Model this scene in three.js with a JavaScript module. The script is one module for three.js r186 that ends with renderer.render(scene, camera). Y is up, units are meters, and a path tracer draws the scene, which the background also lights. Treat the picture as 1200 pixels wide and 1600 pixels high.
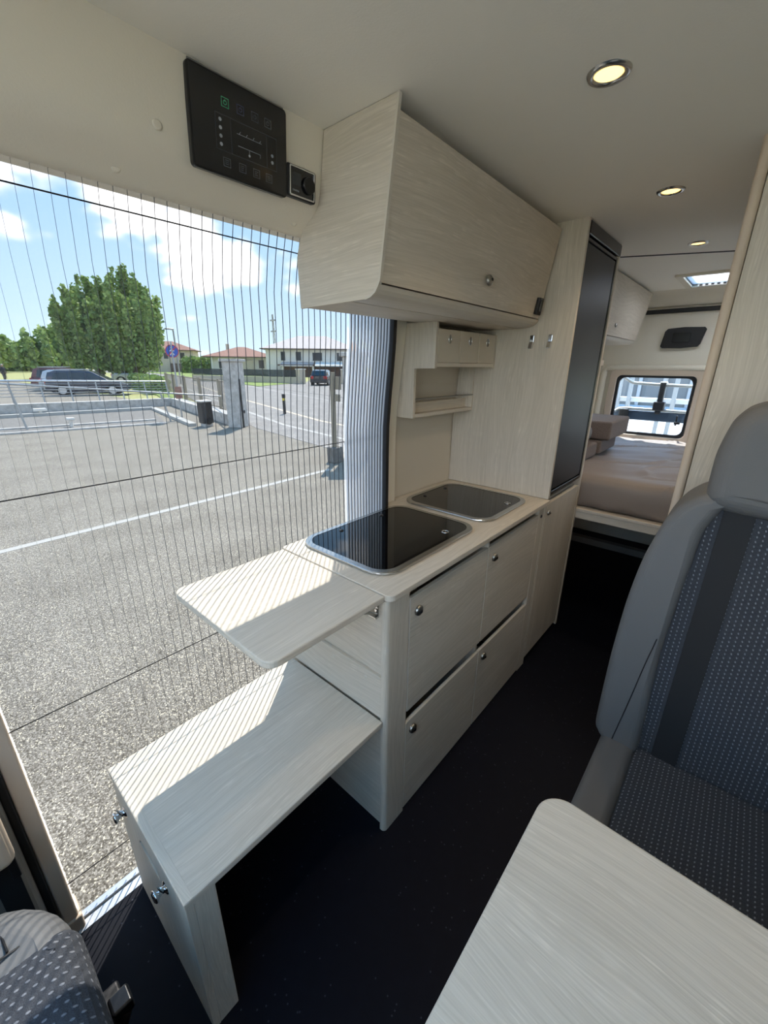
import * as THREE from 'three';
import { RoundedBoxGeometry } from 'three/addons/geometries/RoundedBoxGeometry.js';
import { mergeGeometries, mergeVertices, toCreasedNormals } from 'three/addons/utils/BufferGeometryUtils.js';
import { MarchingCubes } from 'three/addons/objects/MarchingCubes.js';
import { RectAreaLightUniformsLib } from 'three/addons/lights/RectAreaLightUniformsLib.js';

// ---------------------------------------------------------------- camera, sky, sun, exposure
RectAreaLightUniformsLib.init();
const D2R = Math.PI / 180;
const scene = new THREE.Scene();
const camera = new THREE.PerspectiveCamera(102.352, 1200 / 1600, 0.02, 600);
camera.position.set(0, 1.42, 0);
camera.rotation.order = 'YXZ';
camera.rotation.set(-19.6 * D2R, 40.92 * D2R, 0.505 * D2R);
const renderer = new THREE.WebGLRenderer({ antialias: true });
renderer.toneMapping = THREE.LinearToneMapping;
renderer.toneMappingExposure = 5.7;
renderer.shadowMap.enabled = true;

const SUN_DIR = new THREE.Vector3(-0.412, 1, -0.545).normalize();
const SUN_INTENSITY = 4.3;
const SKY_STRENGTH = 1.4;
const sun = new THREE.DirectionalLight(new THREE.Color(1.0, 0.94, 0.85), SUN_INTENSITY);
sun.position.copy(SUN_DIR).multiplyScalar(60);
sun.castShadow = true;
Object.assign(sun.shadow.camera, { left: -60, right: 60, top: 60, bottom: -60, near: 1, far: 160 });
sun.shadow.mapSize.set(4096, 4096);
scene.add(sun); scene.add(sun.target);

// ---------------------------------------------------------------- random numbers and noise
function rng(seed) { let a = seed >>> 0; return () => { a = (a + 0x6D2B79F5) | 0; let t = Math.imul(a ^ (a >>> 15), 1 | a); t = (t + Math.imul(t ^ (t >>> 7), 61 | t)) ^ t; return ((t ^ (t >>> 14)) >>> 0) / 4294967296; }; }
const rand = rng(7);
const hash2 = (x, y, s) => { let h = Math.imul(x, 374761393) ^ Math.imul(y, 668265263) ^ Math.imul(s, 974711); h = Math.imul(h ^ (h >>> 13), 1274126177); return ((h ^ (h >>> 16)) >>> 0) / 4294967296; };
const hash3 = (x, y, z) => hash2(x + Math.imul(z, 7919), y - Math.imul(z, 104729), z);
const sm = (t) => t * t * (3 - 2 * t), lerp = (a, b, t) => a + (b - a) * t, clamp = (v, a = 0, b = 1) => Math.min(b, Math.max(a, v));
const sstep = (a, b, v) => sm(clamp((v - a) / (b - a)));
function vnoise(x, y, px, py, s) { // tileable value noise with whole periods px, py
  const xi = Math.floor(x), yi = Math.floor(y), fx = sm(x - xi), fy = sm(y - yi), w = (v, p) => ((v % p) + p) % p;
  const a = hash2(w(xi, px), w(yi, py), s), b = hash2(w(xi + 1, px), w(yi, py), s), c = hash2(w(xi, px), w(yi + 1, py), s), d = hash2(w(xi + 1, px), w(yi + 1, py), s);
  return lerp(lerp(a, b, fx), lerp(c, d, fx), fy);
}
function noise3(x, y, z) {
  const xi = Math.floor(x), yi = Math.floor(y), zi = Math.floor(z), fx = sm(x - xi), fy = sm(y - yi), fz = sm(z - zi), h = (i, j, k) => hash3(xi + i, yi + j, zi + k);
  return lerp(lerp(lerp(h(0, 0, 0), h(1, 0, 0), fx), lerp(h(0, 1, 0), h(1, 1, 0), fx), fy), lerp(lerp(h(0, 0, 1), h(1, 0, 1), fx), lerp(h(0, 1, 1), h(1, 1, 1), fx), fy), fz);
}
function fbm3(x, y, z, o = 5) { let s = 0, a = 0.5; for (let i = 0; i < o; i++) { s += a * noise3(x, y, z); x *= 2.03; y *= 2.03; z *= 2.03; a *= 0.5; } return s; }

// the sky: blue with cumulus, the same kind of sky all round
{
  const W = 1536, H = 768, data = new Float32Array(W * H * 4);
  for (let j = 0; j < H; j++) {
    const el = ((j + 0.5) / H - 0.5) * Math.PI, dy = Math.sin(el), c = Math.cos(el);
    for (let i = 0; i < W; i++) {
      const az = ((i + 0.5) / W - 0.5) * 2 * Math.PI, dx = Math.cos(az) * c, dz = Math.sin(az) * c, k = (j * W + i) * 4;
      let r = 0.36, g = 0.37, b = 0.36;
      if (dy > 0) {
        const t = Math.pow(clamp(dy), 0.5);
        r = lerp(0.50, 0.045, t * 1.05); g = lerp(0.60, 0.22, t); b = lerp(0.68, 0.50, t);
        const n = fbm3(dx * 5.6 + 31.3, dy * 11.5 + 5.1, dz * 5.6 + 12.7, 6);
        const cov = lerp(0.505, 0.56, sstep(0.05, 0.55, dy));
        const cl = sstep(cov, cov + 0.1, n), shade = lerp(0.84, 1.0, sstep(cov + 0.02, cov + 0.13, n));
        r = lerp(r, 0.96 * shade, cl); g = lerp(g, 0.95 * shade, cl); b = lerp(b, 0.95 * shade, cl);
      }
      data[k] = r; data[k + 1] = g; data[k + 2] = b; data[k + 3] = 1;
    }
  }
  const t = new THREE.DataTexture(data, W, H, THREE.RGBAFormat, THREE.FloatType);
  t.mapping = THREE.EquirectangularReflectionMapping; t.magFilter = t.minFilter = THREE.LinearFilter; t.wrapS = THREE.RepeatWrapping; t.needsUpdate = true;
  scene.background = t; scene.environment = t; scene.backgroundIntensity = SKY_STRENGTH; scene.environmentIntensity = SKY_STRENGTH;
}

// ---------------------------------------------------------------- textures
function tex(W, H, fn, srgb = true, repeat = [1, 1]) {
  const d = new Uint8Array(W * H * 4);
  for (let j = 0; j < H; j++) for (let i = 0; i < W; i++) { const c = fn(i, j), k = (j * W + i) * 4; d[k] = clamp(c[0], 0, 255); d[k + 1] = clamp(c[1], 0, 255); d[k + 2] = clamp(c[2], 0, 255); d[k + 3] = 255; }
  const t = new THREE.DataTexture(d, W, H); t.wrapS = t.wrapT = THREE.RepeatWrapping; t.magFilter = THREE.LinearFilter; t.minFilter = THREE.LinearMipmapLinearFilter; t.generateMipmaps = true;
  if (srgb) t.colorSpace = THREE.SRGBColorSpace; t.repeat.set(...repeat); t.needsUpdate = true; return t;
}
// whitewashed oak: u runs along the grain; one tile is 1.2 m by 0.6 m
const WOODW = 1024, WOODH = 1024, woodH = new Float32Array(WOODW * WOODH);
function woodTexture(seed) {
  const R = new Float32Array(WOODW * WOODH * 3);
  for (let j = 0; j < WOODH; j++) for (let i = 0; i < WOODW; i++) {
    const u = i / WOODW, v = j / WOODH;
    const warp = (vnoise(u * 4, v * 5, 4, 5, seed) - 0.5) * 0.055 + (vnoise(u * 10, v * 16, 10, 16, seed + 1) - 0.5) * 0.012;
    const ring = 0.5 + 0.5 * Math.sin((v + warp * 1.6) * 2 * Math.PI * 26 + vnoise(u * 2, v * 4, 2, 4, seed + 2) * 4);
    const fib = vnoise(u * 14, (v + warp) * 300, 14, 300, seed + 3), fib2 = vnoise(u * 40, (v + warp) * 480, 40, 480, seed + 4);
    const pore = sstep(0.66, 0.9, vnoise(u * 34, (v + warp) * 330, 34, 330, seed + 5)) * sstep(0.35, 0.65, vnoise(u * 6, v * 26, 6, 26, seed + 6));
    const cloud = vnoise(u * 3, (v + warp) * 14, 3, 14, seed + 7);
    const t = (ring - 0.5) * 3.5 + (fib - 0.5) * 12 + (fib2 - 0.5) * 7 + (cloud - 0.5) * 10 + pore * 11;
    const k = j * WOODW + i; woodH[k] = clamp(0.5 + (fib - 0.5) * 0.5 + (fib2 - 0.5) * 0.4 - pore * 0.15);
    R[k * 3] = 203 + t; R[k * 3 + 1] = 193 + t * 1.0; R[k * 3 + 2] = 177 + t * 1.03;
  }
  return tex(WOODW, WOODH, (i, j) => { const k = (j * WOODW + i) * 3; return [R[k], R[k + 1], R[k + 2]]; }, true, [1 / 1.2, 1 / 0.6]);
}
const woodMap = woodTexture(3), woodBump = tex(WOODW, WOODH, (i, j) => { const v = woodH[j * WOODW + i] * 255; return [v, v, v]; }, false, [1 / 1.2, 1 / 0.6]);
// pebbly asphalt: one tile is 2.4 m
function gravelTexture(N, S, base, spread, repeat, seed) {
  return tex(S, S, (i, j) => {
    const x = i / S * N, y = j / S * N, xi = Math.floor(x), yi = Math.floor(y); let d1 = 9, d2 = 9, id = 0;
    for (let a = -1; a <= 1; a++) for (let b = -1; b <= 1; b++) {
      const cx = xi + a, cy = yi + b, wx = ((cx % N) + N) % N, wy = ((cy % N) + N) % N, px = cx + hash2(wx, wy, seed), py = cy + hash2(wx, wy, seed + 1), d = (px - x) ** 2 + (py - y) ** 2;
      if (d < d1) { d2 = d1; d1 = d; id = hash2(wx, wy, seed + 2); } else if (d < d2) d2 = d;
    }
    const edge = sstep(0, 0.16, Math.sqrt(d2) - Math.sqrt(d1)), patch = (vnoise(x / N * 6, y / N * 6, 6, 6, seed + 5) - 0.5) * 16, t = (id - 0.45) * spread;
    return [0, 1, 2].map((c) => (base[c] + t + patch) * lerp(0.62, 1, edge) + (id > 0.94 ? [40, 36, 24][c] : 0));
  }, true, repeat);
}
const gravelMap = gravelTexture(400, 2048, [127, 121, 110], 104, [1 / 2.4, 1 / 2.4], 21);
const roadMap = gravelTexture(80, 512, [146, 143, 140], 24, [1 / 2.2, 1 / 2.2], 33);
const noiseTex = (seed, f, base, amp, rep, bmp = false) => tex(256, 256, (i, j) => { const n = (vnoise(i / 256 * f, j / 256 * f, f, f, seed) - 0.5) * 0.6 + (vnoise(i / 256 * f * 4, j / 256 * f * 4, f * 4, f * 4, seed + 1) - 0.5) * 0.4; return base.map((b) => b + n * amp); }, !bmp, [rep, rep]);
const vinylMap = tex(512, 512, (i, j) => { const h = hash2(i >> 1, j >> 1, 5), n = (vnoise(i / 8, j / 8, 64, 64, 9) - 0.5) * 6; return h > 0.9965 ? [66, 70, 78] : [11 + n * 0.6, 14 + n * 0.6, 24 + n * 0.6]; }, true, [1 / 0.9, 1 / 0.9]);
// woven seat cloth: one tile is 28 mm: four pale dashes on slate
const clothMap = tex(128, 128, (i, j) => {
  const row = Math.floor(j / 32), x = ((i + (row % 2) * 16) % 32) - 16, y = (j % 32) - 16, d = Math.hypot((x + y * 0.6) / 7.5, y / 4.6), n = (hash2(i >> 1, j >> 1, 4) - 0.5) * 26, w = sstep(1.1, 0.75, d);
  return [55 + n + w * 62, 58 + n + w * 62, 64 + n + w * 62];
}, true, [1 / 0.042, 1 / 0.042]);
const clothBump = tex(128, 128, (i, j) => { const row = Math.floor(j / 32), x = ((i + (row % 2) * 16) % 32) - 16, y = (j % 32) - 16, v = 70 + 150 * sstep(1.3, 0.3, Math.hypot(x / 10, y / 8)); return [v, v, v]; }, false, [1 / 0.042, 1 / 0.042]);
const sheetMap = tex(256, 256, (i, j) => { const n = (hash2(i, j, 3) - 0.5) * 8 + ((i % 4) - 1.5) * 2; return [150 + n, 138 + n, 130 + n]; }, true, [6, 6]);

// ---------------------------------------------------------------- materials
const C = (r, g, b) => new THREE.Color().setRGB(r, g, b);
const S = (r, g, b) => new THREE.Color(`rgb(${r},${g},${b})`);
const std = (o) => new THREE.MeshStandardMaterial({ side: THREE.DoubleSide, ...o });
const phy = (o) => new THREE.MeshPhysicalMaterial({ side: THREE.DoubleSide, ...o });
const M = {
  wood: std({ map: woodMap, bumpMap: woodBump, bumpScale: 0.0003, roughness: 0.55 }),
  woodEdge: std({ color: S(204, 196, 182), roughness: 0.5 }),
  cream: std({ color: S(228, 220, 203), roughness: 0.85, bumpMap: noiseTex(51, 64, [128, 128, 128], 120, 6, true), bumpScale: 0.0003 }),
  ceiling: std({ color: S(242, 237, 224), roughness: 0.9, bumpMap: noiseTex(52, 64, [128, 128, 128], 120, 6, true), bumpScale: 0.0003 }),
  pinkTrim: std({ color: S(206, 188, 168), roughness: 0.6 }),
  splash: std({ color: S(206, 196, 178), roughness: 0.35 }),
  vinyl: phy({ map: vinylMap, roughness: 0.55, specularIntensity: 0.3 }),
  alu: std({ color: S(205, 208, 212), roughness: 0.35, metalness: 0.9 }),
  steel: std({ color: S(190, 190, 188), roughness: 0.25, metalness: 1 }),
  chrome: std({ color: S(225, 226, 228), roughness: 0.08, metalness: 1 }),
  nickel: std({ color: S(160, 158, 152), roughness: 0.3, metalness: 1 }),
  blackGlass: phy({ color: S(10, 10, 12), roughness: 0.02 }),
  black: std({ color: S(24, 24, 27), roughness: 0.5 }),
  blackGloss: phy({ color: S(18, 19, 22), roughness: 0.25 }),
  fridge: std({ color: S(20, 21, 24), roughness: 0.42 }),
  gauze: std({ color: S(62, 64, 68), roughness: 1, transparent: true, opacity: 0.768, depthWrite: false }),
  gauzeFold: phy({ color: S(206, 209, 214), roughness: 1, transmission: 0.5, thickness: 0, transparent: true, opacity: 0.94, depthWrite: false }),
  gauzeThin: phy({ transmission: 0.4, thickness: 0, color: S(168, 172, 178), roughness: 0.8, transparent: true, opacity: 0.86, depthWrite: false }),
  crease: std({ color: S(62, 64, 68), roughness: 0.9 }),
  cord: std({ color: S(14, 14, 15), roughness: 0.8 }),
  leather: std({ color: S(96, 96, 96), roughness: 0.62, bumpMap: noiseTex(61, 64, [128, 128, 128], 160, 9, true), bumpScale: 0.0003 }),
  cloth: std({ map: clothMap, bumpMap: clothBump, bumpScale: 0.0012, roughness: 0.95 }),
  clothWide: std({ map: Object.assign(clothMap.clone(), { needsUpdate: true }), bumpMap: Object.assign(clothBump.clone(), { needsUpdate: true }), bumpScale: 0.0012, roughness: 0.95 }),
  belt: std({ color: S(26, 27, 30), roughness: 0.75 }),
  plasticGrey: std({ color: S(120, 118, 114), roughness: 0.6 }),
  sheet: phy({ map: sheetMap, roughness: 0.5, sheen: 0.4, sheenRoughness: 0.4, sheenColor: S(210, 200, 190) }),
  cushion: std({ map: noiseTex(71, 64, [126, 112, 103], 40, 8), roughness: 0.95 }),
  pane: phy({ color: 0xffffff, roughness: 0.0, transmission: 1, thickness: 0, ior: 1.45 }),
  tinted: phy({ color: S(222, 228, 234), roughness: 0.02, transmission: 1, thickness: 0, ior: 1.45 }),
  opal: phy({ color: S(250, 250, 252), roughness: 0.9, transmission: 0.8, thickness: 0 }),
  lens: std({ color: S(255, 244, 214), emissive: S(255, 204, 112), emissiveIntensity: 0.6, roughness: 0.6 }),
  ground: std({ map: gravelMap, roughness: 0.95 }),
  road: std({ map: roadMap, roughness: 0.95 }),
  paint: std({ color: S(176, 174, 168), roughness: 0.9 }),
  concrete: std({ map: noiseTex(81, 16, [186, 182, 176], 60, 0.6), roughness: 0.95 }),
  darkAsphalt: std({ map: noiseTex(82, 32, [120, 117, 112], 50, 0.5), roughness: 0.95 }),
  galv: std({ color: S(170, 172, 172), roughness: 0.45, metalness: 0.6 }),
  rust: std({ color: S(150, 140, 122), roughness: 0.8 }),
  grass: std({ map: noiseTex(83, 32, [128, 146, 78], 70, 0.4), roughness: 1 }),
  dryGrass: std({ map: noiseTex(84, 32, [160, 160, 105], 70, 0.4), roughness: 1 }),
  bark: std({ map: noiseTex(85, 24, [112, 98, 82], 70, 1.2), roughness: 1 }),
  plaster: std({ color: S(226, 222, 214), roughness: 0.95 }),
  plasterTan: std({ color: S(205, 192, 170), roughness: 0.95 }),
  brownWall: std({ color: S(112, 92, 84), roughness: 0.95 }),
  tiles: std({ map: noiseTex(86, 40, [150, 112, 98], 60, 0.3), roughness: 0.9 }),
  greyTiles: std({ map: noiseTex(87, 40, [196, 186, 182], 40, 0.3), roughness: 0.9 }),
  winDark: std({ color: S(52, 56, 62), roughness: 0.15 }),
  awning: std({ color: S(236, 234, 228), roughness: 0.9 }),
  orange: std({ color: S(240, 140, 40), roughness: 0.4 }),
  yellow: std({ color: S(226, 200, 60), roughness: 0.6 }),
  rubber: std({ color: S(22, 22, 23), roughness: 0.9 }),
  carGlass: phy({ color: S(28, 32, 36), roughness: 0.03, clearcoat: 1 }),
  redLamp: std({ color: S(190, 40, 36), roughness: 0.2 }),
  greenSlat: std({ color: S(58, 64, 66), roughness: 0.9 }),
  navyBeam: std({ color: S(44, 62, 82), roughness: 0.5 }),
};
for (const t of [M.clothWide.map, M.clothWide.bumpMap]) t.repeat.set(1 / 0.055, 1 / 0.055);
const carPaint = (r, g, b) => phy({ color: S(r, g, b), roughness: 0.35, clearcoat: 1, clearcoatRoughness: 0.05, metalness: 0.2 });

// ---------------------------------------------------------------- building helpers
const origins = new WeakMap(), taken = new Map();
function numbered(name) { const n = taken.get(name) ?? 0; taken.set(name, n + 1); return n ? `${name}_${String(n).padStart(3, '0')}` : name; }
let uvSeed = 0;
// uv in metres by the way each face points; u follows the grain axis
function metreUV(geo, grain = 'z', shift = true) {
  const g = geo.index ? geo.toNonIndexed() : geo, p = g.attributes.position, uv = new Float32Array(p.count * 2), ax = { x: 0, y: 1, z: 2 }[grain];
  const ou = shift ? (uvSeed = (uvSeed * 1.618 + 0.377) % 1) * 1.2 : 0, ov = shift ? ((ou * 7.31) % 0.6) : 0, a = new THREE.Vector3(), b = new THREE.Vector3(), c = new THREE.Vector3(), n = new THREE.Vector3(), e = new THREE.Vector3();
  for (let i = 0; i < p.count; i += 3) {
    a.fromBufferAttribute(p, i); b.fromBufferAttribute(p, i + 1); c.fromBufferAttribute(p, i + 2);
    n.subVectors(b, a).cross(e.subVectors(c, a)); const w = [Math.abs(n.x), Math.abs(n.y), Math.abs(n.z)], k = w[0] >= w[1] && w[0] >= w[2] ? 0 : w[1] >= w[2] ? 1 : 2;
    const rest = [0, 1, 2].filter((q) => q !== k); let U = rest[0], V = rest[1]; if (rest.includes(ax)) { U = ax; V = rest.find((q) => q !== ax); }
    for (let q = 0; q < 3; q++) { const v = [a, b, c][q].toArray(); uv[(i + q) * 2] = v[U] + ou; uv[(i + q) * 2 + 1] = v[V] + ov; }
  }
  g.setAttribute('uv', new THREE.BufferAttribute(uv, 2)); return g;
}
function thing(name, label, category, base = [0, 0, 0], group) {
  const o = new THREE.Group(); o.name = numbered(name); o.position.set(...base); origins.set(o, base);
  o.userData = { label, category }; if (group) o.userData.group = group; scene.add(o); return o;
}
// geometry comes in world metres and is moved to the origin of the thing it belongs to
function part(parent, name, geo, mat, grain = 'z', extra = {}) {
  const o = origins.get(parent), g = metreUV(geo, grain, mat === M.wood); g.translate(-o[0], -o[1], -o[2]);
  const m = new THREE.Mesh(g, mat); m.name = name; origins.set(m, o); Object.assign(m.userData, extra); parent.add(m); return m;
}
// a copy that shares its geometry, set down at a world position
function put(parent, name, geo, mat, at, turn = [0, 0, 0], scale) {
  const o = origins.get(parent), m = new THREE.Mesh(geo, mat); m.name = name; m.position.set(at[0] - o[0], at[1] - o[1], at[2] - o[2]); m.rotation.set(...turn); if (scale) m.scale.set(...scale); origins.set(m, at); parent.add(m); return m;
}
function single(name, label, category, geo, mat, base, grain = 'z', group) {
  const g = metreUV(geo, grain, mat === M.wood); g.translate(-base[0], -base[1], -base[2]); const m = new THREE.Mesh(g, mat); m.name = numbered(name); m.position.set(...base); origins.set(m, base);
  m.userData = { label, category }; if (group) m.userData.group = group; scene.add(m); return m;
}
function struct(name, label, geo, mat, grain = 'z', category = 'wall') {
  const m = single(name, label, category, geo, mat, [0, 0, 0], grain); m.userData.kind = 'structure'; return m;
}
const bx = (x0, x1, y0, y1, z0, z1, r = 0.002, seg = 2) => {
  const w = Math.abs(x1 - x0), h = Math.abs(y1 - y0), d = Math.abs(z1 - z0), rr = Math.min(r, w / 2.01, h / 2.01, d / 2.01);
  const g = r > 0 ? new RoundedBoxGeometry(w, h, d, seg, rr) : new THREE.BoxGeometry(w, h, d); g.translate((x0 + x1) / 2, (y0 + y1) / 2, (z0 + z1) / 2); return g;
};
const merge = (list) => mergeGeometries(list.map((g) => { const n = g.index ? g.toNonIndexed() : g; for (const k of Object.keys(n.attributes)) if (!['position', 'normal', 'uv'].includes(k)) n.deleteAttribute(k); if (!n.attributes.uv) n.setAttribute('uv', new THREE.BufferAttribute(new Float32Array(n.attributes.position.count * 2), 2)); return n; }));
function shapeOf(pts, holes = []) { const s = new THREE.Shape(pts.map((p) => new THREE.Vector2(...p))); for (const h of holes) s.holes.push(new THREE.Path(h.map((p) => new THREE.Vector2(...p)))); return s; }
// outline in the x-y plane swept along z from z0 to z1
function prismZ(pts, z0, z1, bevel = 0, holes = [], bseg = 2) {
  const lo = Math.min(z0, z1), hi = Math.max(z0, z1), g = new THREE.ExtrudeGeometry(shapeOf(pts, holes), { depth: hi - lo - 2 * bevel, bevelEnabled: bevel > 0, bevelSize: bevel, bevelThickness: bevel, bevelOffset: -bevel, bevelSegments: bseg, curveSegments: 8 });
  g.translate(0, 0, lo + bevel); return g;
}
// outline in the x-z plane swept up from y0 to y1
function prismY(pts, y0, y1, bevel = 0, holes = [], bseg = 2) {
  const f = (a) => a.map(([x, z]) => [x, -z]); const g = prismZ(f(pts), y0, y1, bevel, holes.map(f), bseg); g.rotateX(-Math.PI / 2); return g;
}
// outline in the z-y plane swept along x
function prismX(pts, x0, x1, bevel = 0, holes = [], bseg = 2) {
  const f = (a) => a.map(([z, y]) => [-z, y]); const g = prismZ(f(pts), x0, x1, bevel, holes.map(f), bseg); g.rotateY(Math.PI / 2); return g;
}
function roundRect(x0, x1, y0, y1, r, n = 6) {
  const rs = Array.isArray(r) ? r : [r, r, r, r], out = [], cs = [[x1 - rs[0], y1 - rs[0], 0, rs[0]], [x0 + rs[1], y1 - rs[1], 90, rs[1]], [x0 + rs[2], y0 + rs[2], 180, rs[2]], [x1 - rs[3], y0 + rs[3], 270, rs[3]]];
  for (const [cx, cy, a, q] of cs) for (let i = 0; i <= n; i++) { const t = (a + 90 * i / n) * D2R; out.push([cx + q * Math.cos(t), cy + q * Math.sin(t)]); if (q < 1e-5) break; }
  return out;
}
function rod(a, b, r, seg = 8) {
  const A = new THREE.Vector3(...a), B = new THREE.Vector3(...b), g = new THREE.CylinderGeometry(r, r, A.distanceTo(B), seg); g.applyQuaternion(new THREE.Quaternion().setFromUnitVectors(new THREE.Vector3(0, 1, 0), B.clone().sub(A).normalize()));
  g.translate((A.x + B.x) / 2, (A.y + B.y) / 2, (A.z + B.z) / 2); return g;
}
const tube = (pts, r, n = 24, seg = 8, closed = false) => new THREE.TubeGeometry(new THREE.CatmullRomCurve3(pts.map((p) => new THREE.Vector3(...p)), closed, 'catmullrom', 0.2), n, r, seg, closed);
const lathe = (pts, seg = 24) => new THREE.LatheGeometry(pts.map((p) => new THREE.Vector2(...p)), seg);
function bend(geo, fn) { const p = geo.attributes.position, v = new THREE.Vector3(); for (let i = 0; i < p.count; i++) { v.fromBufferAttribute(p, i); fn(v); p.setXYZ(i, v.x, v.y, v.z); } geo.computeVertexNormals(); return geo; }
const smooth = (g, a = 0.6) => { for (const k of Object.keys(g.attributes)) if (k !== 'position') g.deleteAttribute(k); return toCreasedNormals(mergeVertices(g, 1e-5), a); };
const canvasTex = (w, h, draw) => { const c = document.createElement('canvas'); c.width = w; c.height = h; const x = c.getContext('2d'); draw(x, w, h); const t = new THREE.CanvasTexture(c); t.colorSpace = THREE.SRGBColorSpace; return t; };

// ================================================================ THE VAN: structure
const GROUND = -0.55, CEIL = 1.92;
// side wall profile: x of the inner face at height y (the body leans in towards the roof)
const wallX = (y) => y < 1.15 ? -1.095 : y < 1.62 ? lerp(-1.095, -1.05, sm((y - 1.15) / 0.47)) : lerp(-1.05, -0.955, clamp((y - 1.62) / 0.3));
const screenX = (y) => wallX(y) + 0.038 - 0.014 * sstep(1.2, 1.7, y);
const YS = [0, 0.6, 1.0, 1.15, 1.25, 1.35, 1.45, 1.55, 1.62, 1.7, 1.8, 1.95];
const wallProfile = (y0, y1) => { const ys = [y0, ...YS.filter((y) => y > y0 + 0.01 && y < y1 - 0.01), y1]; return [...ys.map((y) => [wallX(y), y]), ...ys.slice().reverse().map((y) => [wallX(y) - 0.06, y])]; };

const floor = struct('floor', 'dark navy speckled vinyl floor of the van', bx(-1.06, 0.84, -0.12, 0, -3.95, 1.95, 0), M.vinyl, 'z', 'floor');
struct('trim_1', 'bright aluminium sill strip along the sliding door step', prismZ([[-1.075, -0.12], [-1.075, -0.004], [-1.066, 0.004], [-1.045, 0.006], [-1.022, 0.001], [-1.022, -0.12]], 0.03, -1.3), M.alu, 'z', 'sill');
const ceilHole = [[-0.47, -3.14], [0.15, -3.14], [0.15, -3.56], [-0.47, -3.56]];
const cabHole = [[-0.75, 1.15], [0.55, 1.15], [0.55, 0.3], [-0.75, 0.3]];
struct('ceiling', 'pale cream lined ceiling of the van', prismY([[-0.99, 1.25], [0.84, 1.25], [0.84, -3.95], [-0.99, -3.95]], CEIL, CEIL + 0.05, 0, [ceilHole, cabHole]), M.ceiling, 'x', 'ceiling');
// header over the sliding door
{
  const prof = [[-0.872, 1.96], [-0.872, 1.918], [-0.876, 1.908], [-0.888, 1.83], [-0.891, 1.805], [-0.899, 1.782], [-0.915, 1.766], [-0.94, 1.752], [-0.957, 1.742], [-0.968, 1.733], [-0.985, 1.729], [-1.0, 1.733], [-1.02, 1.745], [-1.12, 1.76], [-1.12, 1.96]];
  const h = struct('wall_header', 'cream moulded header panel above the sliding door', toCreasedNormals(prismZ(prof, 1.3, -1.34), 0.9), M.cream, 'z', 'wall');
  const cap = lathe([[0, 0.0012], [0.006, 0.001], [0.0085, 0.0], [0.0085, -0.004]], 16);
  put(h, 'screw_cap', cap, M.cream, [-0.8895, 1.811, -0.417], [0, 0, -83 * D2R]);
  put(h, 'screw_cap', cap, M.cream, [-0.9495, 1.7475, -0.36], [0, 0, -120 * D2R]);
  put(h, 'screw_cap', cap, M.cream, [-0.9495, 1.7475, -0.75], [0, 0, -120 * D2R]);
}
// left wall behind the door, with the bedroom side window
{
  const w = struct('wall_left', 'cream side wall behind the kitchen and the bed', prismZ(wallProfile(-0.12, 1.95), -1.223, -2.55), M.splash, 'z');
  part(w, 'lower_panel', prismZ(wallProfile(-0.12, 1.02), -2.55, -3.4), M.cream);
  part(w, 'upper_panel', prismZ(wallProfile(1.46, 1.95), -2.55, -3.4), M.cream);
  part(w, 'rear_panel', prismZ(wallProfile(-0.12, 1.95), -3.4, -3.95), M.cream);
  const win = struct('window_1', 'dark framed side window beside the bed', bx(-1.125, -1.12, 1.02, 1.46, -2.55, -3.4, 0), M.tinted, 'z', 'window');
  part(win, 'window_frame', prismX([[-2.53, 1.0], [-3.42, 1.0], [-3.42, 1.48], [-2.53, 1.48]], -1.09, -1.07, 0, [[[-2.58, 1.05], [-3.37, 1.05], [-3.37, 1.43], [-2.58, 1.43]]]), M.black);
}
// cream jamb between the folded screen and the kitchen wall
{
  const j = prismZ([...YS.filter((y) => y < 1.72).map((y) => [wallX(y) + 0.022, y]), ...YS.filter((y) => y < 1.72).reverse().map((y) => [wallX(y) - 0.05, y])], -1.223, -1.306);
  struct('trim_2', 'cream door jamb strip beside the folded insect screen', j, M.cream, 'z', 'trim');
}
// front jamb of the sliding door
{
  const p = struct('trim_3', 'beige pillar trim at the front edge of the sliding door', prismY(roundRect(-1.10, -1.035, 0.018, 0.05, 0.006), -0.1, 1.74), M.pinkTrim, 'y', 'trim');
  part(p, 'seal_strip', prismY(roundRect(-1.10, -1.03, 0.05, 0.066, 0.005), -0.1, 1.74), M.rubber);
  part(p, 'pillar_cover', prismY(roundRect(-1.12, -1.0, 0.066, 0.20, 0.03), -0.1, 1.76), M.plasticGrey);
  part(p, 'foot_block', bx(-1.1, -1.03, 0, 0.05, 0.012, 0.055, 0.006), M.pinkTrim);
}
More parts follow.
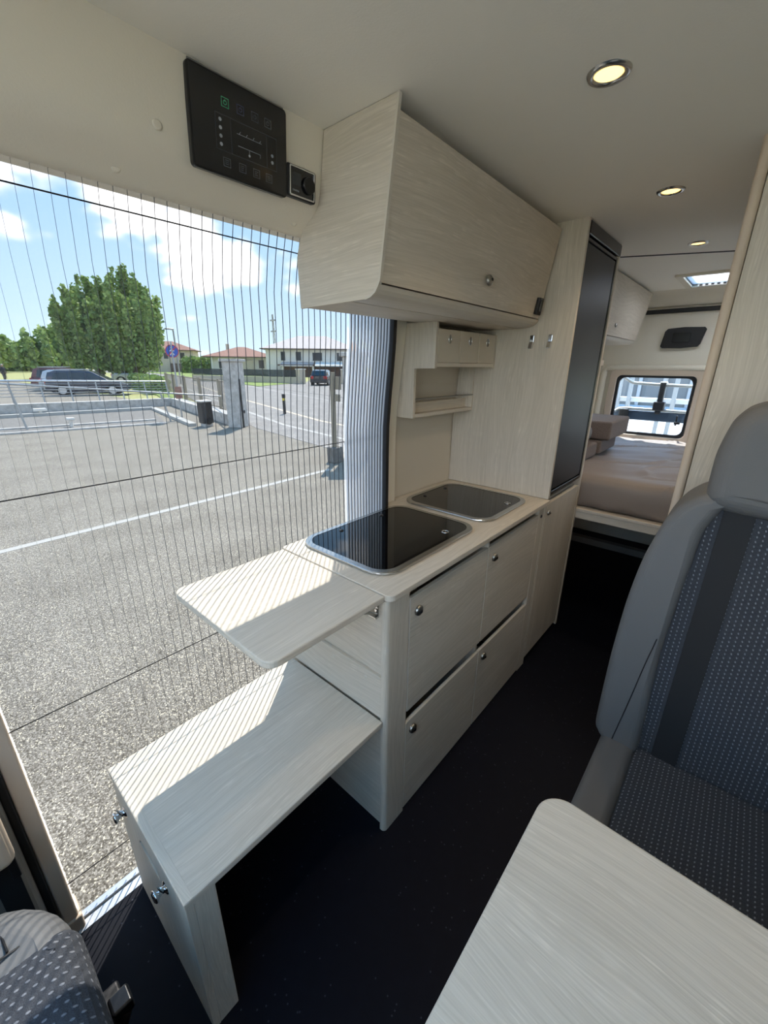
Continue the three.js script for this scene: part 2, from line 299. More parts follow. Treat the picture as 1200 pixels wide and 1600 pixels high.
// cab door and front of the cab (behind the camera, lets the daylight in)
{
  const c = struct('wall_cab', 'grey cab side below the passenger window', bx(-1.14, -1.09, -0.12, 0.98, 0.2, 1.95, 0.004), M.plasticGrey);
  part(c, 'roof_side', bx(-1.14, -0.9, 1.55, 1.97, 0.2, 1.3, 0.004), M.cream);
  const w2 = struct('window_2', 'passenger door window of the cab', bx(-1.12, -1.115, 0.98, 1.55, 0.2, 1.3, 0), M.pane, 'z', 'window');
  part(w2, 'front_pillar', rod([-1.08, 1.58, 1.22], [-1.08, 0.95, 1.9], 0.04), M.plasticGrey);
  const f = struct('wall_front', 'dark dashboard wall below the windscreen', bx(-1.14, 0.88, -0.12, 1.02, 1.9, 1.98, 0.004), M.black);
  part(f, 'dashboard', bx(-1.09, 0.83, 0.6, 1.0, 1.4, 1.9, 0.05), M.plasticGrey);
  const ws = new THREE.BoxGeometry(1.95, 1.12, 0.005); ws.rotateX(-36 * D2R); ws.translate(-0.13, 1.47, 1.57);
  part(struct('window_8', 'panoramic roof window over the cab', bx(-0.76, 0.56, 1.975, 1.98, 0.29, 1.16, 0), M.pane, 'z', 'window'), 'window_frame', prismY([[-0.78, 1.18], [0.58, 1.18], [0.58, 0.27], [-0.78, 0.27]], CEIL - 0.01, CEIL + 0.001, 0, [cabHole]), M.cream);
  struct('window_3', 'sloping windscreen of the cab', ws, M.pane, 'z', 'window');
}
// right wall with dinette window and driver's window
{
  const w = struct('wall_right', 'cream side wall beside the dinette', prismX([[1.95, -0.12], [-3.95, -0.12], [-3.95, 1.97], [1.28, 1.97], [1.95, 1.0]], 0.80, 0.86, 0, [[[1.2, 1.0], [1.2, 1.55], [0.25, 1.55], [0.25, 1.0]], [[-2.6, 1.02], [-2.6, 1.46], [-3.4, 1.46], [-3.4, 1.02]]]), M.cream);
  part(struct('window_9', 'side window on the far side of the bed', bx(0.83, 0.835, 1.02, 1.46, -3.4, -2.6, 0), M.tinted, 'z', 'window'), 'window_frame', prismX([[-2.57, 0.99], [-3.43, 0.99], [-3.43, 1.49], [-2.57, 1.49]], 0.785, 0.80, 0, [[[-2.6, 1.02], [-3.4, 1.02], [-3.4, 1.46], [-2.6, 1.46]]]), M.black);
  part(struct('window_4', 'driver door window of the cab', bx(0.83, 0.835, 1.0, 1.55, 0.25, 1.2, 0), M.pane, 'z', 'window'), 'window_frame', prismX([[0.22, 0.97], [1.23, 0.97], [1.23, 1.58], [0.22, 1.58]], 0.79, 0.81, 0, [[[0.25, 1.0], [1.2, 1.0], [1.2, 1.55], [0.25, 1.55]]]), M.black);
}
part(scene.getObjectByName('wall_right'), 'lower_lining', bx(0.782, 0.80, 0, 0.92, -1.44, 1.5, 0.004), std({ color: S(70, 70, 72), roughness: 1 }));
// bathroom wall behind the dinette bench
{
  const w = struct('wall_bathroom', 'pale oak bathroom wall behind the dinette bench', bx(-0.096, 0.80, 0, CEIL, -1.475, -1.452, 0.001), M.wood, 'y');
  part(w, 'side_panel', bx(-0.112, -0.09, 0, CEIL, -2.27, -1.47, 0.001), M.wood, 'y');
  struct('trim_4', 'rounded oak edge post of the bathroom wall', prismY(roundRect(-0.12, -0.0975, -1.486, -1.44, 0.010), 0, CEIL), M.pinkTrim, 'y', 'trim');
}
// rear doors
{
  const win = roundRect(-0.885, -0.355, 0.905, 1.365, 0.04), win2 = roundRect(0.02, 0.56, 0.905, 1.365, 0.04);
  const w = struct('wall_rear', 'cream lined rear door panel above the bed', prismZ([[-1.14, -0.12], [0.86, -0.12], [0.86, 1.97], [-1.14, 1.97]], -3.95, -3.9, 0, [win, win2]), M.cream, 'x');
  part(struct('window_5', 'second rear door window hidden by the bathroom wall', prismZ(win2, -3.935, -3.93), M.tinted, 'x', 'window'), 'window_frame', prismZ(roundRect(0.015, 0.565, 0.90, 1.368, 0.045), -3.93, -3.9, 0.003, [roundRect(0.045, 0.54, 0.925, 1.345, 0.045)]), M.black);
  part(w, 'moulded_rib', tube([[-0.99, 0.85, -3.89], [-0.985, 1.38, -3.885], [-0.95, 1.42, -3.885], [-0.3, 1.42, -3.885], [0.4, 1.42, -3.885]], 0.022, 40), M.cream);
  part(w, 'window_surround', prismZ(roundRect(-0.935, -0.30, 0.855, 1.41, 0.05), -3.905, -3.875, 0.004, [roundRect(-0.885, -0.35, 0.905, 1.362, 0.035).reverse()]), M.pinkTrim);
  const g = struct('window_6', 'rear door window with black rounded frame', prismZ(roundRect(-0.885, -0.355, 0.905, 1.365, 0.04), -3.935, -3.93), M.tinted, 'x', 'window');
  part(g, 'window_frame', prismZ(roundRect(-0.89, -0.345, 0.90, 1.368, 0.045), -3.93, -3.9, 0.003, [roundRect(-0.865, -0.372, 0.925, 1.345, 0.045).reverse()]), M.black);
  const ca = part(g, 'catch_handle', bx(-0.425, -0.413, 1.0, 1.075, -3.9, -3.885, 0.004), M.black);
  part(ca, 'lever', bx(-0.43, -0.39, 1.012, 1.03, -3.885, -3.87, 0.004), M.black);
  struct('trim_5', 'cream roof cove above the rear doors', toCreasedNormals(prismX([[-3.9, 1.70 + 0.14], [-3.9, 1.95], [-3.6, 1.95], [-3.66, 1.918], [-3.74, 1.912], [-3.8, 1.895], [-3.84, 1.87], [-3.86, 1.845]], -1.0, 0.8), 0.9), M.cream, 'x', 'trim');
}
// skylight
{
  const s = struct('window_7', 'milky roof skylight over the bed', bx(-0.47, 0.15, 1.926, 1.930, -3.56, -3.14, 0), M.opal, 'x', 'window');
  part(s, 'shaft', prismY([[-0.50, -3.11], [0.18, -3.11], [0.18, -3.59], [-0.50, -3.59]], CEIL, 2.0, 0, [ceilHole]), M.plaster);
  part(s, 'window_frame', prismY([[-0.505, -3.105], [0.185, -3.105], [0.185, -3.595], [-0.505, -3.595]], CEIL - 0.012, CEIL + 0.002, 0.002, [ceilHole]), M.cream);
  part(s, 'blind_rail', bx(-0.44, 0.12, 1.908, 1.925, -3.545, -3.53, 0.002), M.plaster);
  for (let i = 0; i < 14; i++) part(s, 'rail_slot', bx(-0.43 + i * 0.03, -0.415 + i * 0.03, 1.912, 1.921, -3.531, -3.527, 0), M.black);
}
struct('trim_6', 'thin black joint strip across the ceiling', prismY([[-0.75, -2.405], [-0.75, -2.417], [0.3, -2.897], [0.3, -2.885]], CEIL - 0.003, CEIL + 0.002), M.black, 'x', 'trim');

// ================================================================ THE VAN: door screen
{
  const t = thing('insect_screen', 'pleated insect screen drawn across the sliding door opening', 'insect screen', [-1.08, 0.01, -0.6]);
  const ys = [0.012, 0.5, 1.0, 1.1, 1.2, 1.3, 1.4, 1.5, 1.6, 1.68, 1.742];
  const sheet = (za, da, zb, db) => { // one pleat: a curved strip between two folds
    const pos = [], idx = []; for (const y of ys) { const x = screenX(y); pos.push(x + da, y, za, x + db, y, zb); }
    for (let i = 0; i < ys.length - 1; i++) { const k = i * 2; idx.push(k, k + 1, k + 2, k + 1, k + 3, k + 2); }
    const g = new THREE.BufferGeometry(); g.setAttribute('position', new THREE.Float32BufferAttribute(pos, 3)); g.setIndex(idx); g.computeVertexNormals(); return g;
  };
  const crease = (z, d, w) => sheet(z - 0.0001, d, z + 0.0001, d + (d > 0 ? w : -w)); // a pressed fold standing off the sheet
  const folds = []; let z = 0.015, k = 0;
  while (z > -1.007) { folds.push([z, k % 2 ? 0.001 : -0.001]); z -= 0.0122 - 0.0019 * sstep(-0.6, -1.0, z); k++; }
  const z1 = folds[folds.length - 1][0], NS = 26, step = (-1.204 - z1) / NS;
  for (let i = 1; i <= NS; i++) folds.push([z1 + step * i, i % 2 ? 0.009 : -0.006]);
  for (let i = 0; i < folds.length - 1; i++) {
    const [za, da] = folds[i], [zb, db] = folds[i + 1], open = za > z1 + 1e-4;
    part(t, 'pleat', sheet(za, da, zb, db), za > z1 + 1e-4 ? M.gauze : (i % 2 ? M.gauzeFold : M.gauzeThin));
    if (da > 0) part(t, 'pleat_crease', crease(za, da, open ? 0.0038 : 0.005), M.crease);
  }
  for (const y of [1.697, 1.165, 0.661, 0.147]) part(t, 'cord', rod([screenX(y), y, 0.02], [screenX(y), y, -1.21], 0.0014, 6), M.cord);
  part(t, 'end_profile', prismZ([...ys.map((y) => [screenX(y) + 0.02, y]), ...ys.slice().reverse().map((y) => [screenX(y) - 0.02, y])], -1.206, -1.222), M.black);
  part(t, 'bottom_rail', bx(-1.067, -1.047, 0.006, 0.014, 0.016, -1.2, 0.002), M.alu);
  part(t, 'top_rail', bx(-1.012, -0.994, 1.738, 1.748, 0.02, -1.2, 0.002), M.pinkTrim);
}

// ================================================================ THE VAN: kitchen
const FX = -0.585; // front plane of the kitchen
const lockKnob = lathe([[0, 0.0145], [0.004, 0.014], [0.0065, 0.011], [0.009, 0.0115], [0.0115, 0.009], [0.0145, 0.008], [0.0155, 0.004], [0.0155, 0]], 24);
const knobCore = lathe([[0, 0.0152], [0.004, 0.0148], [0.005, 0.013]], 16);
function lockOn(parent, x, y, z, tilt = 0, s = 1) { const k = put(parent, 'lock_knob', lockKnob, M.nickel, [x, y, z], [0, 0, -90 * D2R + tilt], [s, s, s]); put(k, 'push_button', knobCore, M.black, [0, 0, 0]).position.set(0, 0, 0); return k; }
{
  const t = thing('kitchen_cabinet', 'pale oak kitchen base cabinet with four locking fronts under the worktop', 'cabinet', [-0.83, 0, -1.2]);
  part(t, 'corner_post', prismY(roundRect(-0.606, FX, -0.785, -0.69, [0.014, 0.003, 0.001, 0.001]), 0.0, 0.853), M.wood, 'y');
  part(t, 'end_panel', bx(-1.03, -0.606, 0.0, 0.853, -0.722, -0.704, 0.001), M.wood, 'x');
  const b = part(t, 'batten', bx(-1.03, -0.6065, 0.458, 0.602, -0.704, -0.693, 0.002), M.wood, 'x');
  const screw = lathe([[0, 0.002], [0.005, 0.0015], [0.006, 0]], 12);
  for (const x of [-0.80, -0.665]) put(b, 'screw_head', screw, M.woodEdge, [x, 0.575, -0.693], [90 * D2R, 0, 0]);
  part(t, 'carcass', bx(-1.03, FX - 0.30, 0.03, 0.842, -1.73, -0.73, 0.001), M.wood, 'z');
  part(t, 'top_rail', bx(FX - 0.02, FX - 0.004, 0.850, 0.854, -1.70, -0.79, 0.001), M.woodEdge);
  part(t, 'bottom_board', bx(FX - 0.30, FX - 0.014, 0.012, 0.028, -1.70, -0.79, 0.001), M.wood, 'z');
  part(t, 'partition', bx(FX - 0.30, FX - 0.014, 0.028, 0.85, -1.248, -1.234, 0.001), M.wood, 'y');
  part(t, 'far_stile', bx(FX - 0.02, FX, 0.0, 0.853, -1.745, -1.688, 0.002), M.wood, 'y');
  part(t, 'grip_divider', bx(FX - 0.02, FX - 0.003, 0.80, 0.85, -1.247, -1.235, 0.001), M.woodEdge);
  const fronts = [[-0.790, -1.2385, 0.424, 0.820, -0.825, 0.768], [-1.2425, -1.685, 0.424, 0.820, -1.287, 0.768], [-0.788, -1.2385, 0.012, 0.380, -0.819, 0.338], [-1.2425, -1.685, 0.012, 0.380, -1.28, 0.338]];
  fronts.forEach(([z0, z1, y0, y1, kz, ky]) => {
    const d = part(t, 'front', bx(FX - 0.012, FX, y0, y1, z1, z0, 0.002), M.wood, 'z');
    part(d, 'edge_band', bx(FX - 0.0115, FX + 0.0006, y1 - 0.001, y1 + 0.0012, z1 + 0.002, z0 - 0.002, 0.0005), M.woodEdge);
    part(d, 'edge_band', bx(FX - 0.0115, FX + 0.0006, y0 + 0.002, y1 - 0.002, z0 - 0.001, z0 + 0.0012, 0.0005), M.woodEdge);
    lockOn(d, FX, ky, kz);
  });
  put(t, 'push_button', lathe([[0, 0.003], [0.006, 0.0025], [0.008, 0]], 16), M.black, [FX, 0.808, -1.716], [0, 0, -90 * D2R]);
}
{
  const pts = [...roundRect(-1.092, -0.572, -1.765, -0.688, [0.0, 0.0, 0.0, 0.0])];
  // worktop outline: rounded front corner, back edge along the wall
  const out = [[-1.092, -1.765], [-0.572, -1.765], [-0.572, -0.712], ...[0, 15, 30, 45, 60, 75, 90].map((a) => [-0.594 + 0.022 * Math.cos(a * D2R), -0.712 + 0.022 * Math.sin(a * D2R)]), [-1.02, -0.690], [-1.03, -0.70], [-1.032, -1.225], [-1.07, -1.228], [-1.07, -1.315], [-1.092, -1.318]];
  single('worktop', 'pale oak kitchen worktop holding two black glass lids', 'worktop', prismY(out.map(([x, z]) => [x, z]), 0.855, 0.873, 0.002), M.wood, [-0.83, 0.855, -1.2], 'z');
}
function glassLid(x0, x1, z0, z1, label, knob) {
  const y = 0.873, t = thing('glass_lid_basin', label, 'cooktop', [(x0 + x1) / 2, y, (z0 + z1) / 2]);
  const R = [0.075, 0.075, 0.075, 0.075];
  part(t, 'rim', prismY(roundRect(x0, x1, z0, z1, R, 10), y, y + 0.010, 0.004, [roundRect(x0 + 0.016, x1 - 0.016, z0 + 0.016, z1 - 0.016, 0.062, 10)], 3), M.steel);
  part(t, 'glass', prismY(roundRect(x0 + 0.014, x1 - 0.014, z0 + 0.014, z1 - 0.014, 0.063, 10), y + 0.001, y + 0.009, 0.002), M.blackGlass);
  const bump = lathe([[0, 0.004], [0.006, 0.0035], [0.008, 0.001], [0.008, 0]], 16);
  for (const dz of [0.3, 0.7]) put(t, 'hinge_cap', bump, M.black, [x0 + 0.05, y + 0.009, z0 + (z1 - z0) * dz]);
  if (knob) put(t, 'finger_ring', new THREE.TorusGeometry(0.011, 0.0025, 8, 24), M.steel, [knob[0], y + 0.0095, knob[1]], [90 * D2R, 0, 0]);
}
glassLid(-1.022, -0.637, -1.262, -0.742, 'black glass cooktop lid in steel rim nearest the fold out flap', [-0.70, -1.13]);
glassLid(-1.045, -0.632, -1.70, -1.305, 'black glass sink lid in steel rim against the tall cupboard wall', [-0.68, -1.57]);
{
  const t = thing('fold_out_flap', 'pale oak fold out worktop flap raised beside the cooktop', 'flap', [-0.8, 0.86, -0.52]);
  part(t, 'board', prismY(roundRect(-1.018, -0.592, -0.688, -0.345, [0.0001, 0.0001, 0.022, 0.03].map((v, i) => [0.03, 0.03, 0.002, 0.002][i])), 0.853, 0.871, 0.003), M.wood, 'z');
  const b = part(t, 'support_bracket', merge([bx(-0.636, -0.624, 0.79, 0.85, -0.704, -0.70, 0.001), bx(-0.636, -0.624, 0.846, 0.851, -0.704, -0.60, 0.001), rod([-0.63, 0.796, -0.70], [-0.63, 0.846, -0.61], 0.004)]), M.steel);
  part(b, 'bracket_arm', bx(-0.72, -0.624, 0.786, 0.792, -0.704, -0.69, 0.001), M.steel);
  for (let i = 0; i < 3; i++) part(b, 'bracket_slot', bx(-0.634, -0.626, 0.805 + i * 0.012, 0.811 + i * 0.012, -0.699, -0.697, 0), M.chrome);
}
// low bench extension
{
  const t = thing('low_bench', 'low pale oak bench extending from the kitchen end in sunlight', 'bench', [-0.8, 0, -0.4]);
  const top = part(t, 'top_board', bx(-1.018, -0.595, 0.438, 0.456, -0.689, -0.120, 0.0025), M.wood, 'z');
  part(top, 'edge_band', bx(-1.017, -0.596, 0.4555, 0.4566, -0.139, -0.1225, 0.0004), M.wood, 'x');
  const hole = []; for (let i = 0; i <= 12; i++) { const a = Math.PI * i / 12; hole.push([-0.812 + 0.06 * Math.cos(a), 0.335 + 0.036 * Math.sin(a)]); }
  const pan = part(t, 'front_panel', prismZ([[-1.012, 0.002], [-0.598, 0.002], [-0.598, 0.438], [-1.012, 0.438]], -0.122, -0.138, 0.001, [hole]), M.wood, 'y');
  part(pan, 'grip_back', bx(-0.90, -0.73, 0.31, 0.40, -0.156, -0.154, 0), M.woodEdge);
  part(t, 'leg_panel', bx(-0.612, -0.598, 0.002, 0.438, -0.182, -0.138, 0.002), M.wood, 'y');
  part(t, 'side_panel', bx(-1.012, -0.998, 0.002, 0.438, -0.688, -0.138, 0.002), M.wood, 'z');
  part(t, 'inner_panel', bx(-0.998, -0.612, 0.002, 0.438, -0.182, -0.174, 0.001), M.wood, 'y');
  const knob = lathe([[0, 0.027], [0.009, 0.0268], [0.0135, 0.024], [0.0135, 0.020], [0.008, 0.0155], [0.006, 0.010], [0.007, 0.005], [0.0135, 0.002], [0.014, 0]], 20);
  for (const x of [-0.955, -0.715]) { const k = put(pan, 'coat_knob', knob, M.chrome, [x, 0.362, -0.122], [90 * D2R, 0, 0]); put(k, 'hook_tip', new THREE.ConeGeometry(0.006, 0.022, 12), M.chrome, [0, 0, 0], [-1.2, 0, 0]).position.set(0, 0.012, -0.013); }
}

// overhead locker
{
  const t = thing('overhead_locker', 'large pale oak overhead locker with flap door above the worktop', 'cabinet', [-0.8, 1.565, -1.27]);
  const sh = (g) => bend(g, (v) => { if (v.x > -0.80) v.x -= 0.016 * clamp((-v.z - 0.785) / 0.98); });
  const prof = [[-0.651, 1.919], [-0.87, 1.919], [-0.889, 1.81], [-0.905, 1.774], [-0.93, 1.757], [-0.967, 1.742], [-0.991, 1.683], [-0.986, 1.563], [-0.745, 1.566], [-0.728, 1.570], [-0.714, 1.579], [-0.705, 1.592], [-0.700, 1.60]];
  const ep = part(t, 'end_panel', prismZ(prof, -0.785, -0.793, 0.001), M.wood, 'x');
  part(ep, 'edge_band', (() => { const f = [[-0.6505, 1.918], [-0.6995, 1.60], [-0.7045, 1.591], [-0.7135, 1.5785], [-0.728, 1.5695], [-0.745, 1.5652]]; const o = [...f.map(([x, y]) => [x + 0.0006, y - 0.0003]), ...f.slice().reverse().map(([x, y]) => [x - 0.004, y + 0.004])]; return prismZ(o, -0.7846, -0.7936); })(), M.woodEdge);
  const d = part(t, 'door', sh(prismZ([[-0.655, 1.894], [-0.7035, 1.598], [-0.7215, 1.60], [-0.673, 1.896]], -0.795, -1.752, 0.001)), M.wood, 'z');
  lockOn(d, -0.6925, 1.665, -1.275, 9 * D2R);
  const latch = part(d, 'corner_bumper', sh(prismZ([[-0.68, 1.665], [-0.689, 1.607], [-0.705, 1.611], [-0.696, 1.668]], -1.690, -1.733, 0.004)), M.black);
  part(latch, 'bumper_ridge', sh(prismZ([[-0.6785, 1.657], [-0.684, 1.62], [-0.688, 1.62], [-0.6825, 1.657]], -1.70, -1.723, 0.001)), M.blackGloss);
  const low = [[-0.7035, 1.594], [-0.709, 1.585], [-0.717, 1.577], [-0.73, 1.571], [-0.745, 1.568], [-0.80, 1.567], [-0.80, 1.582], [-0.7235, 1.594]];
  part(t, 'lower_cove', sh(toCreasedNormals(prismZ(low, -0.793, -1.757), 0.9)), M.woodEdge);
  part(t, 'bottom_panel', bx(-0.985, -0.803, 1.566, 1.580, -1.757, -0.793, 0.001), M.wood, 'z');
  part(t, 'carcass', prismZ([[-0.685, 1.897], [-0.88, 1.897], [-0.91, 1.78], [-0.98, 1.72], [-0.98, 1.585], [-0.735, 1.60]], -0.794, -1.755), M.wood, 'z');
}
// small wall shelf with three drawers
{
  const t = thing('spice_shelf', 'small oak wall shelf with three drawers and a lower open rack', 'shelf', [-1.0, 1.22, -1.54]);
  part(t, 'side_panel', prismZ([[wallX(1.225) + 0.001, 1.225], [-0.99, 1.225], [-0.99, 1.410], [-0.897, 1.410], [-0.897, 1.566], [wallX(1.566) + 0.001, 1.566]], -1.322, -1.307, 0.001), M.wood, 'y');
  part(t, 'drawer_shelf', bx(-1.06, -0.899, 1.416, 1.430, -1.765, -1.322, 0.001), M.woodEdge);
  part(t, 'lower_shelf', bx(-1.09, -0.991, 1.226, 1.240, -1.765, -1.322, 0.001), M.woodEdge);
  part(t, 'back_panel', bx(-1.085, -1.078, 1.24, 1.416, -1.765, -1.322, 0), M.splash);
  part(t, 'front_lip', bx(-1.03, -1.024, 1.24, 1.28, -1.765, -1.322, 0.001), M.wood, 'z');
  part(t, 'rack_rail', rod([-0.993, 1.296, -1.765], [-0.993, 1.296, -1.322], 0.004), M.nickel);
  part(t, 'end_cheek', prismZ([[-1.08, 1.226], [-0.990, 1.226], [-0.990, 1.41], [-0.897, 1.41], [-0.897, 1.545], [-1.06, 1.545]], -1.766, -1.757, 0.001), M.wood, 'y');
  const zs = [[-1.324, -1.471], [-1.474, -1.617], [-1.620, -1.755]];
  for (const [a, b] of zs) {
    const zc = (a + b) / 2, hole = []; for (let i = 0; i < 20; i++) { const q = i / 20 * 2 * Math.PI; hole.push([zc + 0.009 * Math.cos(q), 1.512 + 0.014 * Math.sin(q)]); }
    const d = part(t, 'drawer', prismX([[a, 1.431], [b, 1.431], [b, 1.545], [a, 1.545]], -0.907, -0.897, 0.0015, [hole]), M.splash);
    part(d, 'drawer_box', bx(-1.05, -0.965, 1.434, 1.528, b + 0.003, a - 0.003, 0), M.splash);
    put(d, 'grip_ring', new THREE.TorusGeometry(0.0115, 0.0022, 8, 24), M.chrome, [-0.8965, 1.512, zc], [0, 90 * D2R, 0], [0.8, 1.2, 1]);
  }
}
// tall unit with the fridge
{
  const t = thing('tall_cupboard', 'tall pale oak cupboard around the black fridge', 'cupboard', [-0.83, 0, -2.0]);
  part(t, 'side_panel', prismZ([[wallX(0.6), 0.873], [FX, 0.873], [FX, CEIL], [wallX(1.9), CEIL], [wallX(1.7), 1.7], [wallX(1.5), 1.5], [wallX(1.25), 1.25]], -1.767, -1.785, 0.001), M.wood, 'y');
  part(t, 'edge_band', bx(FX - 0.001, FX + 0.0015, 0.873, CEIL, -1.785, -1.767, 0.0005), M.woodEdge);
  part(t, 'far_panel', bx(wallX(1.9) - 0.0, FX, 0.0, CEIL, -2.235, -2.218, 0.001), M.wood, 'y');
  part(t, 'carcass', bx(-1.05, FX - 0.03, 0.03, 0.852, -2.215, -1.75, 0.001), M.wood, 'y');
  part(t, 'stile', bx(FX - 0.02, FX, 0, 0.854, -1.762, -1.747, 0.001), M.wood, 'y');
  const d = part(t, 'door', bx(FX - 0.02, FX, 0.035, 0.846, -2.2, -1.765, 0.0025), M.wood, 'y');
  part(d, 'edge_band', bx(FX - 0.0195, FX + 0.0005, 0.845, 0.8475, -2.198, -1.767, 0.0005), M.woodEdge);
  lockOn(d, FX, 0.803, -1.80, 0, 0.8);
  part(t, 'shelf_board', bx(-1.05, FX - 0.02, 0.868, 0.882, -2.218, -1.785, 0.001), M.black);
  const f = thing('fridge', 'tall black fridge set into the oak cupboard', 'fridge', [-0.82, 0.885, -2.0]);
  part(f, 'body', bx(-1.04, FX - 0.03, 0.884, 1.915, -2.214, -1.79, 0.004), M.black);
  part(f, 'frame', prismX([[-1.787, 0.884], [-2.217, 0.884], [-2.217, 1.868], [-1.787, 1.868]], FX - 0.03, FX - 0.004, 0.002, [[[-1.803, 0.90], [-2.201, 0.90], [-2.201, 1.856], [-1.803, 1.856]]]), M.blackGloss);
  part(f, 'door', bx(FX - 0.03, FX - 0.006, 0.905, 1.853, -2.198, -1.806, 0.004), M.fridge);
  part(f, 'top_panel', bx(FX - 0.03, FX + 0.004, 1.872, 1.916, -2.226, -1.786, 0.005), M.blackGloss);
  part(f, 'edge_trim', bx(FX - 0.01, FX + 0.001, 0.884, 1.916, -1.795, -1.786, 0.002), M.black);
}
// coat hooks on the tall panel
for (const [x, l] of [[-0.738, 'small chrome coat hook nearer the overhead locker corner'], [-0.664, 'small chrome coat hook nearer the black fridge']]) {
  const t = thing('coat_hook', l, 'hook', [x, 1.518, -1.767], 'coat hooks on the tall cupboard');
  part(t, 'plate', bx(x - 0.009, x + 0.009, 1.512, 1.54, -1.767, -1.757, 0.003), M.chrome);
  part(t, 'hook', bend(bx(x - 0.008, x + 0.008, 1.488, 1.513, -1.767, -1.750, 0.003, 4), (v) => { v.z += 0.006 * sstep(1.512, 1.49, v.y); }), M.chrome);
}
// control panel and thermostat on the header
{
  const map = canvasTex(512, 384, (x, w, h) => {
    x.fillStyle = '#0b0e13'; x.fillRect(0, 0, w, h); x.lineWidth = 3;
    const box = (cx, cy, s, c) => { x.strokeStyle = c; x.strokeRect(cx - s / 2, cy - s / 2, s, s); };
    [[170, 88, '#46b884'], [250, 88, '#3b4468'], [330, 88, '#50565e'], [405, 88, '#50565e']].forEach(([a, b, c]) => { box(a, b, 36, c); x.beginPath(); x.arc(a, b, 8, 0, 7); x.stroke(); x.beginPath(); x.moveTo(a, b - 12); x.lineTo(a, b - 2); x.stroke(); });
    [165, 250, 330, 405].forEach((a, i) => { box(a, 330, 36, '#5a6068'); x.fillStyle = '#5a6068'; for (let k = 0; k < 3; k++) x.fillRect(a - 10, 320 + k * 8, 20 - (i * 3 * k) % 9, 3); });
    x.strokeStyle = '#3a3f47'; x.strokeRect(115, 140, 340, 145); x.beginPath(); x.moveTo(195, 140); x.lineTo(195, 285); x.moveTo(395, 140); x.lineTo(395, 285); x.stroke();
    x.fillStyle = '#9aa0a6'; for (let k = 0; k < 4; k++) { x.beginPath(); x.arc(140, 162 + k * 33, 8, 0, 7); x.fill(); }
    for (let k = 0; k < 2; k++) { x.beginPath(); x.arc(428, 222 + k * 30, 8, 0, 7); x.fill(); }
    x.strokeStyle = '#8a9096'; x.beginPath(); x.moveTo(225, 190); x.lineTo(365, 190); x.stroke(); for (let k = 0; k < 4; k++) { x.beginPath(); x.moveTo(238 + k * 38, 190); x.lineTo(246 + k * 38, 178); x.stroke(); }
    x.beginPath(); x.moveTo(230, 240); x.lineTo(355, 240); x.lineTo(355, 256); x.moveTo(292, 240); x.lineTo(292, 262); x.stroke(); x.beginPath(); x.arc(292, 264, 6, 0, 7); x.fill();
  });
  const screenMat = phy({ map, roughness: 0.22, clearcoat: 0.5, clearcoatRoughness: 0.1 });
  const t = thing('control_panel', 'square black electrical control panel on the door header', 'control panel', [-0.88, 1.84, -0.575]);
  const lean = Math.atan2(0.014, 0.146);
  const g = prismX(roundRect(-0.105, 0.105, -0.075, 0.075, 0.008).map(([z, y]) => [z, y]), -0.012, 0, 0.0015); const place = (q) => { q.rotateZ(-lean); q.translate(-0.8745, 1.8405, -0.575); return q; };
  part(t, 'housing', place(g), M.blackGloss);
  const f = new THREE.PlaneGeometry(0.203, 0.143); f.rotateY(90 * D2R); f.translate(0.0004, 0, 0); place(f); f.translate(0.88, -1.84, 0.575);
  const fm = new THREE.Mesh(f, screenMat); fm.name = 'touch_face'; fm.userData.label = 'printed icons and lines on black glass'; t.add(fm);
  part(t, 'shadow_gap', place(prismX(roundRect(-0.1, 0.1, 0.075, 0.0785, 0.001), -0.012, -0.004)), M.plasticGrey);
  const s = thing('thermostat', 'small black thermostat with silver frame beside the overhead locker', 'thermostat', [-0.885, 1.803, -0.722]);
  const pl = (q, dx = 0) => { q.rotateZ(-0.1); q.translate(-0.881 + dx, 1.803, -0.722); return q; };
  part(s, 'housing', pl(prismX(roundRect(-0.04, 0.04, -0.03, 0.03, 0.005), -0.012, 0.002, 0.002)), M.black);
  part(s, 'silver_frame', pl(prismX(roundRect(-0.034, 0.036, -0.0275, 0.0275, 0.003), 0.002, 0.006, 0.001, [roundRect(-0.031, 0.033, -0.0245, 0.0245, 0.002).reverse()])), M.chrome);
  const tm = canvasTex(256, 192, (x, w, h) => { x.fillStyle = '#111317'; x.fillRect(0, 0, w, h); x.fillStyle = '#2a2e33'; x.fillRect(16, 30, 96, 90); x.fillStyle = '#8e9398'; x.font = 'bold 24px sans-serif'; x.fillText('truma', 18, 165); });
  const q = new THREE.PlaneGeometry(0.064, 0.049); q.rotateY(90 * D2R); q.translate(0.0028, 0, -0.001); pl(q); q.translate(0.885, -1.803, 0.722); const qm = new THREE.Mesh(q, phy({ map: tm, roughness: 0.2, clearcoat: 0.5 })); qm.name = 'display'; s.add(qm);
  put(s, 'dial', lathe([[0, 0.006], [0.014, 0.006], [0.0165, 0.004], [0.0165, 0]], 28), M.blackGloss, [-0.877, 1.803, -0.739], [0, 0, -96 * D2R]);
}
